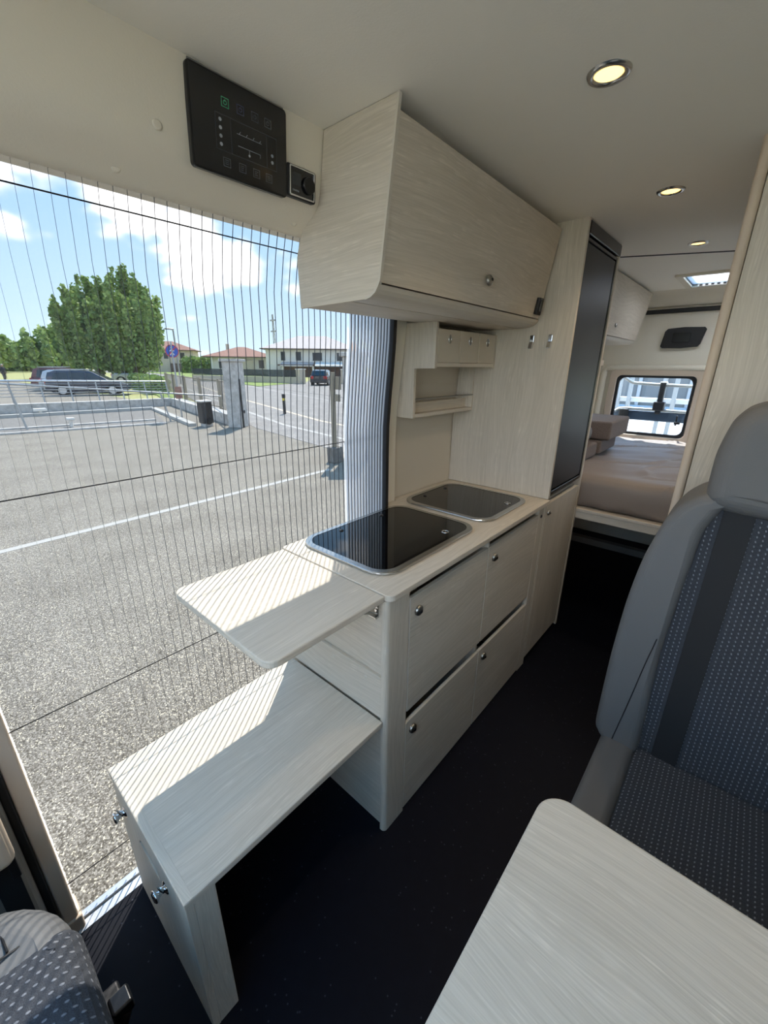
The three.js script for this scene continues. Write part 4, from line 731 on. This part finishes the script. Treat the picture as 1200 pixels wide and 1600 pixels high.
// cars
function car(name, label, x, z, turn, paint, o = {}) {
  const t = new THREE.Group(); t.name = numbered(name); t.position.set(x, G, z); t.rotation.y = turn; t.userData = { label, category: 'car', group: o.group }; if (!o.group) delete t.userData.group; origins.set(t, [0, 0, 0]); scene.add(t);
  // car runs along local x: rear at -2.2, front at +2.2
  const H = o.h ?? 1.5, body = [[-2.2, 0.35], [-2.24, 0.6], [-2.2, 0.88], [-1.9, 0.95], [0.95, 0.93], [1.9, 0.80], [2.2, 0.66], [2.24, 0.4], [2.1, 0.25], [1.75, 0.24], [1.7, 0.42], [1.55, 0.58], [1.3, 0.63], [1.05, 0.58], [0.9, 0.42], [0.85, 0.24], [-0.95, 0.24], [-1.0, 0.42], [-1.15, 0.58], [-1.4, 0.63], [-1.65, 0.58], [-1.8, 0.42], [-1.85, 0.26]];
  part(t, 'body', smooth(prismZ(body, -0.86, 0.86, 0.06, [], 3), 0.7), paint, 'x');
  const top = o.hatch ? [[-2.12, 0.92], [-1.75, H - 0.08], [-1.3, H], [-0.2, H], [0.25, H - 0.05], [1.1, 0.92]] : [[-2.18, 0.92], [-1.98, H - 0.1], [-1.7, H], [-0.2, H], [0.25, H - 0.06], [1.15, 0.92]];
  part(t, 'cabin', smooth(bend(prismZ(top, -0.78, 0.78, 0.05, [], 3), (v) => { v.z *= 1 - 0.16 * clamp((v.y - 0.92) / 0.58); }), 0.7), paint, 'x');
  const side = [[[-1.85, 0.97], [-1.72, H - 0.15], [-1.05, H - 0.11], [-1.0, 0.97]], [[-0.94, 0.97], [-0.98, H - 0.11], [-0.15, H - 0.12], [-0.02, 0.97]], [[0.04, 0.97], [-0.06, H - 0.13], [0.22, H - 0.16], [0.86, 0.97]]];
  for (const s of side) for (const q of [-1, 1]) { const g = prismZ(s, -0.006, 0.006); bend(g, (v) => { v.z += q * 0.785 * (1 - 0.16 * clamp((v.y - 0.92) / 0.58)) + q * 0.004; }); part(t, 'side_window', g, M.carGlass, 'x'); }
  const rw = prismX([[-0.6, 0.97], [0.6, 0.97], [0.52, H - 0.14], [-0.52, H - 0.14]], -0.008, 0.008); bend(rw, (v) => { v.x += lerp(o.hatch ? -2.10 : -2.175, o.hatch ? -1.80 : -2.02, clamp((v.y - 0.97) / (H - 1.11))) - 0.005; }); part(t, 'rear_window', rw, M.carGlass);
  for (const q of [-1, 1]) { part(t, 'tail_light', bx(-2.26, -2.05, 0.66, 0.92, q * 0.62 - 0.12, q * 0.62 + 0.2 * (q > 0 ? 1 : 0.6), 0.03), M.redLamp); if (o.rails) part(t, 'roof_rail', rod([-1.7, H + 0.05, q * 0.6], [0.0, H + 0.05, q * 0.6], 0.025, 8), M.galv); }
  part(t, 'bumper', bx(-2.30, -2.14, 0.3, 0.56, -0.8, 0.8, 0.05), paint);
  const wheel = new THREE.CylinderGeometry(0.33, 0.33, 0.2, 24), rim = new THREE.CylinderGeometry(0.22, 0.22, 0.03, 20);
  for (const wx of [-1.4, 1.3]) for (const q of [-1, 1]) { const w = put(t, 'wheel', wheel, M.rubber, [wx, 0.33, q * 0.78], [90 * D2R, 0, 0]); const r = put(w, 'rim', rim, M.alu, [0, 0, 0]); r.position.set(0, q * 0.09, 0); }
  return t;
}
const carAng = Math.atan2(4.5, 2.4);
const carG = 'parked cars by the trees';
car('estate_car', 'dark blue estate car parked beside the pipe railing', -32.6, -8.6, carAng, carPaint(36, 44, 66), { rails: true, group: carG });
car('estate_car', 'silver car parked between the dark blue and the red car', -35.6, -8.9, carAng, carPaint(196, 200, 206), { group: carG });
car('estate_car', 'dark red car parked behind the silver car', -38.9, -9.0, carAng, carPaint(92, 26, 34), { rails: true, h: 1.6, group: carG });
car('hatchback_car', 'black car standing in front of the white house gate', -34.0, -29.4, 2.25, carPaint(26, 28, 32), { hatch: true });
car('hatchback_car', 'pale car half hidden behind the tree trunks', -50, -17.5, carAng, carPaint(170, 178, 188), { hatch: true });

// trees
const leafGeo = (() => { const g = new THREE.BufferGeometry(); g.setAttribute('position', new THREE.Float32BufferAttribute([0, 0, 0, 0.5, 0.45, 0.12, 0, 1, 0, -0.5, 0.45, 0.12], 3)); g.setIndex([0, 1, 2, 0, 2, 3]); g.computeVertexNormals(); return g; })();
const leafMat = phy({ color: 0xffffff, roughness: 0.75, transmission: 0.35, thickness: 0 });
function leaves(parent, points, size, tones, seed) {
  const o = origins.get(parent), n = points.length, im = new THREE.InstancedMesh(leafGeo, leafMat, n), r = rng(seed), m = new THREE.Matrix4(), q = new THREE.Quaternion(), e = new THREE.Euler(), col = new THREE.Color(); im.name = 'foliage'; im.userData.kind = 'stuff';
  points.forEach((p, i) => { e.set(r() * 6.28, r() * 6.28, r() * 6.28); q.setFromEuler(e); const s = size * (0.6 + r() * 0.8); m.compose(new THREE.Vector3(p[0] - o[0], p[1] - o[1], p[2] - o[2]), q, new THREE.Vector3(s, s, s)); im.setMatrixAt(i, m); const tn = tones[Math.floor(r() * tones.length)], k = 0.8 + r() * 0.4; col.setRGB(tn[0] * k, tn[1] * k, tn[2] * k); im.setColorAt(i, col); });
  parent.add(im); return im;
}
const GREENS = [[0.22, 0.33, 0.08], [0.30, 0.42, 0.11], [0.17, 0.26, 0.07], [0.38, 0.48, 0.15]];
function vaseTree(x, z, h, w, label, seed, opts = {}) { // upright branches fanning from short trunks
  const t = thing('leafy_tree', label, 'tree', [x, G, z], opts.group), r = rng(seed), pts = [], B = opts.branches ?? 46, y0 = G + (opts.clear ?? 1.3);
  const n = opts.stems ?? 1; for (let i = 0; i < n; i++) { const a = i / n * 6.28 + 0.6, d = n > 1 ? w * 0.2 : 0; part(t, 'trunk', tube([[x + Math.cos(a) * d * 1.2, G, z + Math.sin(a) * d * 1.2], [x + Math.cos(a) * d * 0.9, G + h * 0.2, z + Math.sin(a) * d * 0.9], [x + Math.cos(a) * d * 0.6 + 0.1, G + h * 0.55, z + Math.sin(a) * d * 0.6]], opts.tr ?? 0.2, 16, 8), M.bark, 'y'); }
  const limbs = [];
  for (let i = 0; i < B; i++) {
    const a = r() * 6.283, k = Math.sqrt(r()), top = (G + h) * (1 - 0.34 * k * k) * (0.8 + r() * 0.24), R = w * k, sx = x + Math.cos(a) * R * 0.55, sz = z + Math.sin(a) * R * 0.55, ex = x + Math.cos(a) * R, ez = z + Math.sin(a) * R, ys = y0 + r() * h * 0.1;
    if (i % 4 === 0) limbs.push(tube([[x + Math.cos(a) * R * 0.2, G + h * 0.16, z + Math.sin(a) * R * 0.2], [sx, lerp(ys, top, 0.4), sz], [ex, top - 0.5, ez]], 0.05, 10, 5));
    const L = opts.per ?? 230; for (let j = 0; j < L; j++) { const u = Math.pow(r(), 0.8), f = 0.95 * (1 - u * 0.82), q = r() * 6.283, rr = Math.sqrt(r()) * f * (w / 4.2), drop = lerp(ys, top, u); const bow = Math.sin(u * 2.6) * 0.22 + lerp(0.75, 1.0, u); pts.push([lerp(sx, ex, u) * 1 + (x + Math.cos(a) * R * bow - lerp(sx, ex, u)) * 0.7 + Math.cos(q) * rr, drop + (r() - 0.5) * 0.3, lerp(sz, ez, u) + (z + Math.sin(a) * R * bow - lerp(sz, ez, u)) * 0.7 + Math.sin(q) * rr]); }
  }
  if (limbs.length) part(t, 'branches', merge(limbs), M.bark, 'y', { kind: 'stuff' });
  leaves(t, pts, opts.leaf ?? 0.34, opts.tones ?? GREENS, seed + 1); return t;
}
vaseTree(-43.2, -15.2, 9.6, 2.7, 'large bushy green tree behind the parked cars', 101, { branches: 76, per: 340, leaf: 0.25, stems: 3, tr: 0.22, clear: 1.2 });
vaseTree(-44.6, -12.6, 8.9, 2.3, 'second bushy green tree merging with the large tree', 117, { branches: 64, per: 320, leaf: 0.25, stems: 2, tr: 0.2, clear: 1.2 });
vaseTree(-66, -14.0, 6.2, 3.3, 'smaller dark green tree in the distance behind the red car', 131, { branches: 40, per: 120, leaf: 0.45 });
vaseTree(-112, -13, 7.6, 4.6, 'distant round tree on the horizon behind the walking person', 141, { branches: 30, per: 90, leaf: 0.8 });
vaseTree(-120, -21, 6.2, 3.6, 'distant small tree left of the parked cars skyline', 151, { branches: 24, per: 80, leaf: 0.8 });
function hedge(name, label, a, b, h, w, seed, count, tones, leaf = 0.22) {
  const t = thing(name, label, 'hedge', [(a[0] + b[0]) / 2, G, (a[1] + b[1]) / 2]), r = rng(seed), pts = [], dx = b[0] - a[0], dz = b[1] - a[1], l = Math.hypot(dx, dz);
  for (let i = 0; i < count; i++) { const k = r(), s = (r() - 0.5) * w, y = r() * h; pts.push([a[0] + dx * k - dz / l * s, G + y * (1 - 0.2 * Math.abs(s / w)), a[1] + dz * k + dx / l * s]); }
  leaves(t, pts, leaf, tones, seed + 1);
}
hedge('clipped_hedge', 'low clipped hedge along the parked cars', [-30.6, -12.0], [-41.5, -14.4], 1.05, 1.1, 201, 12000, GREENS);
hedge('distant_hedge', 'long dark green hedge line on the horizon', [-130, -30], [-125, 30], 2.6, 3, 211, 5200, GREENS, 0.9);
hedge('garden_shrubs', 'green garden shrubs between the tan and the brown roofed house', [-96, -44], [-88, -50], 3.2, 4, 221, 5200, GREENS, 0.6);
hedge('garden_shrubs', 'green shrubs between the brown roofed and the white house', [-78, -58], [-70, -58], 2.6, 3, 231, 4400, GREENS, 0.6);
struct('floor_lawn', 'bright grass patch beside the clipped hedge', prismY([[-23, -9.3], [-29.5, -11.3], [-40, -13], [-40, -15.6], [-28, -12.6], [-24, -10.6]], G, G + 0.03), M.grass, 'x', 'grass');

// houses (local x runs along the front, local z towards the camera)
function house(label, x, z, turn, o) {
  const t = new THREE.Group(); t.name = numbered('house'); t.position.set(x, G, z); t.rotation.y = turn; t.userData = { label, category: 'house' }; origins.set(t, [0, 0, 0]); scene.add(t);
  const { w, d, h, roof, over = 0.8 } = o;
  part(t, 'walls', bx(-w / 2, w / 2, 0, h, -d / 2, d / 2, 0.02), o.wall, 'x');
  const rw = w / 2 + over, rd = d / 2 + over, rl = Math.max(0, w - d) / 2 * (o.ridge ?? 1), pos = [-rw, h, rd, rw, h, rd, rw, h, -rd, -rw, h, -rd, -rl, h + roof, 0, rl, h + roof, 0], ix = [0, 1, 5, 0, 5, 4, 2, 3, 4, 2, 4, 5, 1, 2, 5, 3, 0, 4, 0, 2, 1, 0, 3, 2];
  const g = new THREE.BufferGeometry(); g.setAttribute('position', new THREE.Float32BufferAttribute(pos, 3)); g.setIndex(ix); const gn = g.toNonIndexed(); gn.computeVertexNormals();
  const r = part(t, 'roof', gn, o.tiles, 'x'); part(r, 'eaves', bx(-rw, rw, h - 0.14, h + 0.02, -rd, rd, 0.01), M.brownWall);
  for (const [cx, cz] of o.chimneys ?? []) part(r, 'chimney', bx(cx - 0.3, cx + 0.3, h + 0.4, h + roof + 0.5, cz - 0.3, cz + 0.3, 0.02), M.plasterTan);
  for (const [wx, wy, ww, wh] of o.windows ?? []) { const f = part(t, 'window', bx(wx - ww / 2 - 0.08, wx + ww / 2 + 0.08, wy - 0.08, wy + wh + 0.08, d / 2, d / 2 + 0.05, 0.01), M.plaster); part(f, 'pane', bx(wx - ww / 2, wx + ww / 2, wy, wy + wh, d / 2 + 0.05, d / 2 + 0.07, 0), M.winDark); }
  for (const [wz, wy, ww, wh, s] of o.sideWindows ?? []) { const X = s * w / 2, f = part(t, 'window', bx(X - 0.04, X + 0.04, wy - 0.08, wy + wh + 0.08, wz - ww / 2 - 0.08, wz + ww / 2 + 0.08, 0.01), M.plaster); part(f, 'pane', bx(X - 0.06, X + 0.06, wy, wy + wh, wz - ww / 2, wz + ww / 2, 0), M.winDark); }
  for (const [x0, x1, y0, y1, z1, m] of o.blocks ?? []) part(t, 'annex', bx(x0, x1, y0, y1, d / 2 - 0.1, d / 2 + z1, 0.02), m, 'x');
  for (const [x0, x1, y, out, m] of o.awnings ?? []) { const a = prismX([[d / 2, y], [d / 2 + out, y - 0.55], [d / 2 + out, y - 0.75], [d / 2 + out - 0.05, y - 0.6], [d / 2, y - 0.1]], x0, x1); part(t, 'awning', a, m, 'x'); }
  for (const [cx, z1, y1] of o.columns ?? []) part(t, 'column', bx(cx - 0.15, cx + 0.15, 0, y1, d / 2 + z1 - 0.15, d / 2 + z1 + 0.15, 0.01), m0(o), 'y');
  return t;
}
const m0 = (o) => o.wall;
house('white two storey house with pale hipped roof and white awning', -62.5, -52.0, 0.78, { w: 15, d: 10, h: 4.5, roof: 2.3, wall: M.plaster, tiles: M.greyTiles, windows: [[-4.6, 2.6, 0.7, 1.4], [-2.0, 2.6, 0.9, 1.4], [1.2, 2.6, 1.6, 1.3], [5.2, 2.6, 1.4, 1.3]], sideWindows: [[2.2, 2.6, 0.8, 1.2, -1]], blocks: [[-4.6, 6.6, 0, 1.7, 1.4, M.brownWall], [-5.2, 7.2, 1.75, 2.0, 2.4, M.brownWall]], awnings: [[-4.8, 0.6, 2.4, 2.6, M.greyTiles], [1.0, 6.4, 2.45, 3.0, M.awning]], columns: [[-4.4, 2.2, 1.8], [0.6, 2.2, 1.8], [6.2, 2.2, 1.8]] });
house('white house wing with low gable behind the gate pillar', -45.5, -64.0, 0.78, { w: 10, d: 9, h: 4.6, roof: 1.7, wall: M.plaster, tiles: M.greyTiles, windows: [[-2.6, 2.7, 1.0, 1.3], [1.4, 2.7, 1.0, 1.3]], awnings: [[-3.8, -0.6, 4.0, 1.6, M.awning], [0.4, 3.2, 3.6, 1.6, M.awning]], chimneys: [[0.6, 1.0]] });
house('small pale house with reddish brown hipped roof behind pillar', -80.5, -48.5, 0.95, { w: 11, d: 9.5, h: 3.3, roof: 1.9, over: 1.3, wall: M.plaster, tiles: M.tiles, windows: [[-3.6, 1.2, 0.9, 1.5], [0.4, 1.2, 1.2, 1.4], [3.8, 1.2, 1.0, 1.5]], chimneys: [[-2.6, 0.6]], blocks: [[-1.5, 2.2, 0, 2.6, 0.6, M.plasterTan]], columns: [[-5.2, 0.8, 3.2], [5.2, 0.8, 3.2]] });
house('tan two storey house partly hidden by the large tree', -112, -47.5, 1.0, { w: 12, d: 10, h: 5.0, roof: 2.1, wall: M.plasterTan, tiles: M.tiles, windows: [[-3, 3.0, 1.0, 1.4], [0, 3.0, 1.0, 1.4], [3.6, 3.0, 1.0, 1.4]], blocks: [[1.0, 7.5, 0, 2.0, 1.6, M.brownWall]] });
house('low brown shed with tiled roof beside the tan house', -99, -55.5, 1.0, { w: 5, d: 4, h: 2.2, roof: 1.2, wall: M.plasterTan, tiles: M.tiles, windows: [[-1, 0.8, 0.7, 0.8]] });
{ // boundary wall with slat fence in front of the white house
  const t = thing('boundary_wall', 'low stone boundary wall topped by dark slat fence', 'wall', [-42, G, -27]), A = [-52, -24.5], B = [-37.6, -29.2], dx = B[0] - A[0], dz = B[1] - A[1], l = Math.hypot(dx, dz), nx = -dz / l * 0.12, nz = dx / l * 0.12;
  const strip = (n, y0, y1, k, m) => part(t, n, prismY([[A[0] + nx * k, A[1] + nz * k], [B[0] + nx * k, B[1] + nz * k], [B[0] - nx * k, B[1] - nz * k], [A[0] - nx * k, A[1] - nz * k]], y0, y1), m, 'x');
  strip('wall_base', G, 0.12, 1, M.plasterTan);
  for (let i = 0; i < 6; i++) strip('slat', 0.16 + i * 0.12, 0.26 + i * 0.12, 0.3, M.greenSlat);
  for (const [x, z] of [[-37.3, -29.2], [-34.6, -33.2]]) { const p = thing('wall_pier', x < -36 ? 'pale stone pier ending the boundary wall' : 'pale stone pier behind the black car', 'pier', [x, G, z]); part(p, 'shaft', bx(x - 0.35, x + 0.35, G, 0.9, z - 0.35, z + 0.35, 0.02), M.plasterTan, 'y'); part(p, 'cap', bx(x - 0.42, x + 0.42, 0.9, 1.0, z - 0.42, z + 0.42, 0.02), M.plaster); }
}
// person walking across the yard
{
  const N = 56, mc = new MarchingCubes(N, new THREE.MeshStandardMaterial(), false, false, 60000), S2 = 1.0; mc.isolation = 0;
  const bones = [[[0, 1.62, 0.06], 0.105, [0, 1.68, 0.07], 0.1], [[0, 1.5, 0.03], 0.055, [0, 1.6, 0.05], 0.05], [[-0.17, 1.40, 0.02], 0.075, [0.17, 1.40, 0.02], 0.075], [[0, 1.32, 0.02], 0.16, [0, 1.0, 0], 0.135], [[-0.09, 0.95, 0], 0.10, [0.09, 0.95, 0], 0.10], [[-0.2, 1.38, 0.02], 0.055, [-0.26, 1.12, 0.0], 0.045], [[-0.26, 1.12, 0], 0.042, [-0.25, 0.86, 0.08], 0.034], [[0.2, 1.38, 0.02], 0.055, [0.27, 1.12, -0.04], 0.045], [[0.27, 1.12, -0.04], 0.042, [0.27, 0.86, 0.02], 0.034], [[-0.1, 0.92, 0], 0.095, [-0.11, 0.5, 0.12], 0.065], [[-0.11, 0.5, 0.12], 0.062, [-0.11, 0.08, 0.05], 0.045], [[0.1, 0.92, 0], 0.095, [0.11, 0.5, -0.04], 0.065], [[0.11, 0.5, -0.04], 0.062, [0.11, 0.09, -0.22], 0.045], [[-0.11, 0.05, 0.04], 0.045, [-0.11, 0.04, 0.2], 0.04], [[0.11, 0.06, -0.24], 0.045, [0.11, 0.04, -0.08], 0.04]];
  const p = new THREE.Vector3(), a = new THREE.Vector3(), b = new THREE.Vector3();
  for (let k = 0; k < N; k++) for (let j = 0; j < N; j++) for (let i = 0; i < N; i++) {
    p.set((i / N * 2 - 1) * S2, (j / N * 2 - 1) * S2 + 0.9, (k / N * 2 - 1) * S2); let d = 9;
    for (const [A, ra, B, rb] of bones) { a.fromArray(A); b.fromArray(B).sub(a); const t = clamp(p.clone().sub(a).dot(b) / b.lengthSq()), q = p.distanceTo(a.clone().addScaledVector(b, t)) - lerp(ra, rb, t), h = clamp(0.5 + 0.5 * (d - q) / 0.04); d = lerp(d, q, h) - 0.04 * h * (1 - h); }
    mc.field[k * N * N + j * N + i] = -d;
  }
  mc.update(); const n = mc.count, g = new THREE.BufferGeometry(); g.setAttribute('position', new THREE.Float32BufferAttribute(mc.positionArray.slice(0, n * 3), 3)); g.scale(S2, S2, S2); g.translate(0, 0.9, 0);
  const col = []; for (let i = 0; i < n; i++) { const y = g.attributes.position.getY(i), x = Math.abs(g.attributes.position.getX(i)); const c = y > 1.72 ? [0.5, 0.48, 0.45] : y > 1.5 ? [0.42, 0.27, 0.2] : y > 0.95 ? (y < 1.02 && x > 0.2 ? [0.42, 0.27, 0.2] : [0.03, 0.03, 0.035]) : y > 0.1 ? (x > 0.21 ? [0.42, 0.27, 0.2] : [0.12, 0.10, 0.09]) : [0.03, 0.03, 0.03]; col.push(...c); }
  const sg = smooth(g, 3.2); const cc = []; for (let i = 0; i < sg.attributes.position.count; i++) { const y = sg.attributes.position.getY(i), x = Math.abs(sg.attributes.position.getX(i)); cc.push(...(y > 1.70 ? [0.55, 0.54, 0.52] : y > 1.5 ? [0.42, 0.27, 0.2] : y > 0.95 ? (x > 0.235 && y < 1.0 ? [0.42, 0.27, 0.2] : [0.03, 0.03, 0.035]) : y > 0.1 ? (x > 0.21 ? [0.42, 0.27, 0.2] : [0.10, 0.085, 0.075]) : [0.03, 0.03, 0.03])); }
  sg.setAttribute('color', new THREE.Float32BufferAttribute(cc, 3));
  const m = new THREE.Mesh(sg, std({ vertexColors: true, roughness: 0.9 })); m.name = 'person'; m.position.set(-59, G, -8.0); m.rotation.y = 1.9; m.userData = { label: 'person in a black top walking across the yard', category: 'person' }; scene.add(m);
}
// behind the van: cycle carrier on the rear door and the yard fence
{
  const t = thing('cycle_carrier', 'tubular metal cycle carrier outside the rear window', 'carrier', [-0.6, 0.9, -4.08]);
  part(t, 'tube_loop', tube([[-0.86, 1.34, -4.06], [-0.8, 1.30, -4.1], [-0.6, 1.29, -4.1], [-0.38, 1.285, -4.1], [-0.33, 1.31, -4.08], [-0.33, 1.36, -4.06]], 0.013, 40), M.galv);
  part(t, 'tube_loop', tube([[-0.9, 1.06, -4.06], [-0.85, 1.09, -4.1], [-0.6, 1.09, -4.1], [-0.3, 1.085, -4.1], [0.1, 1.08, -4.1]], 0.013, 40), M.galv);
  part(t, 'centre_arm', bx(-0.60, -0.56, 1.06, 1.31, -4.1, -4.06, 0.008), M.black); part(t, 'clamp', bx(-0.62, -0.54, 1.09, 1.16, -4.12, -4.05, 0.01), M.black); part(t, 'clamp', bx(-0.605, -0.555, 1.29, 1.315, -4.12, -4.07, 0.006), M.plaster);
  part(t, 'carrier_beam', bx(-1.0, 0.4, 1.0, 1.075, -4.16, -4.1, 0.01), M.navyBeam);
  part(t, 'side_clamp', bx(-0.86, -0.79, 1.0, 1.09, -4.1, -4.05, 0.01), M.black);
  const f = thing('yard_fence', 'pale steel rail fence standing behind the van', 'fence', [-1.5, G, -6.4]);
  for (let i = 0; i < 9; i++) for (const q of [0, 0.13]) { const x = -3.4 + i * 0.5 + q; part(f, 'upright', bx(x - 0.022, x + 0.022, G, 1.75, -6.44, -6.38, 0.006), M.galv, 'y'); }
  for (const y of [0.52, 0.99, 1.38, 1.7]) part(f, 'rail', bx(-3.6, 1.0, y, y + 0.06, -6.5, -6.44, 0.008), M.plaster, 'x');
  const c = thing('workshop_hall', 'long grey workshop hall far behind the van', 'building', [-0.5, G, -33]);
  part(c, 'shell', bx(-10, 9, G, 5.0, -44, -27, 0.05), M.plasticGrey, 'x');
  for (let i = 0; i < 16; i++) part(c, 'cladding_rib', bx(-9.6 + i * 1.15, -9.42 + i * 1.15, G, 4.9, -27.0, -26.85, 0.02), M.galv, 'y');
  struct('floor_apron', 'pale concrete apron between the van and the workshop hall', prismY([[-12, -12.0], [14, -9.0], [14, -26.8], [-12, -26.8]], G, G + 0.03), M.concrete, 'x', 'ground');
}
// outer skin of the van so that daylight enters only through the openings
{
  const s = struct('wall_body', 'white outer body skin of the van', bx(-1.22, -1.16, -0.35, 0.95, -3.98, -1.32, 0.02), M.plaster);
  part(s, 'roof_skin', prismY([[-1.12, 1.3], [0.9, 1.3], [0.9, -4.0], [-1.12, -4.0]], 2.02, 2.06, 0, [[[-0.5, -3.11], [0.18, -3.11], [0.18, -3.59], [-0.5, -3.59]], cabHole]), M.plaster);
  part(s, 'underbody', bx(-1.05, 0.84, -0.3, -0.13, -3.95, 1.95, 0.01), M.black);
  part(s, 'roof_edge', bx(-1.18, -0.96, 1.955, 2.02, -3.98, 1.3, 0.02), M.plaster);
}

scene.traverse((o) => { if (o.isMesh) { o.castShadow = true; o.receiveShadow = true; } });
renderer.render(scene, camera);
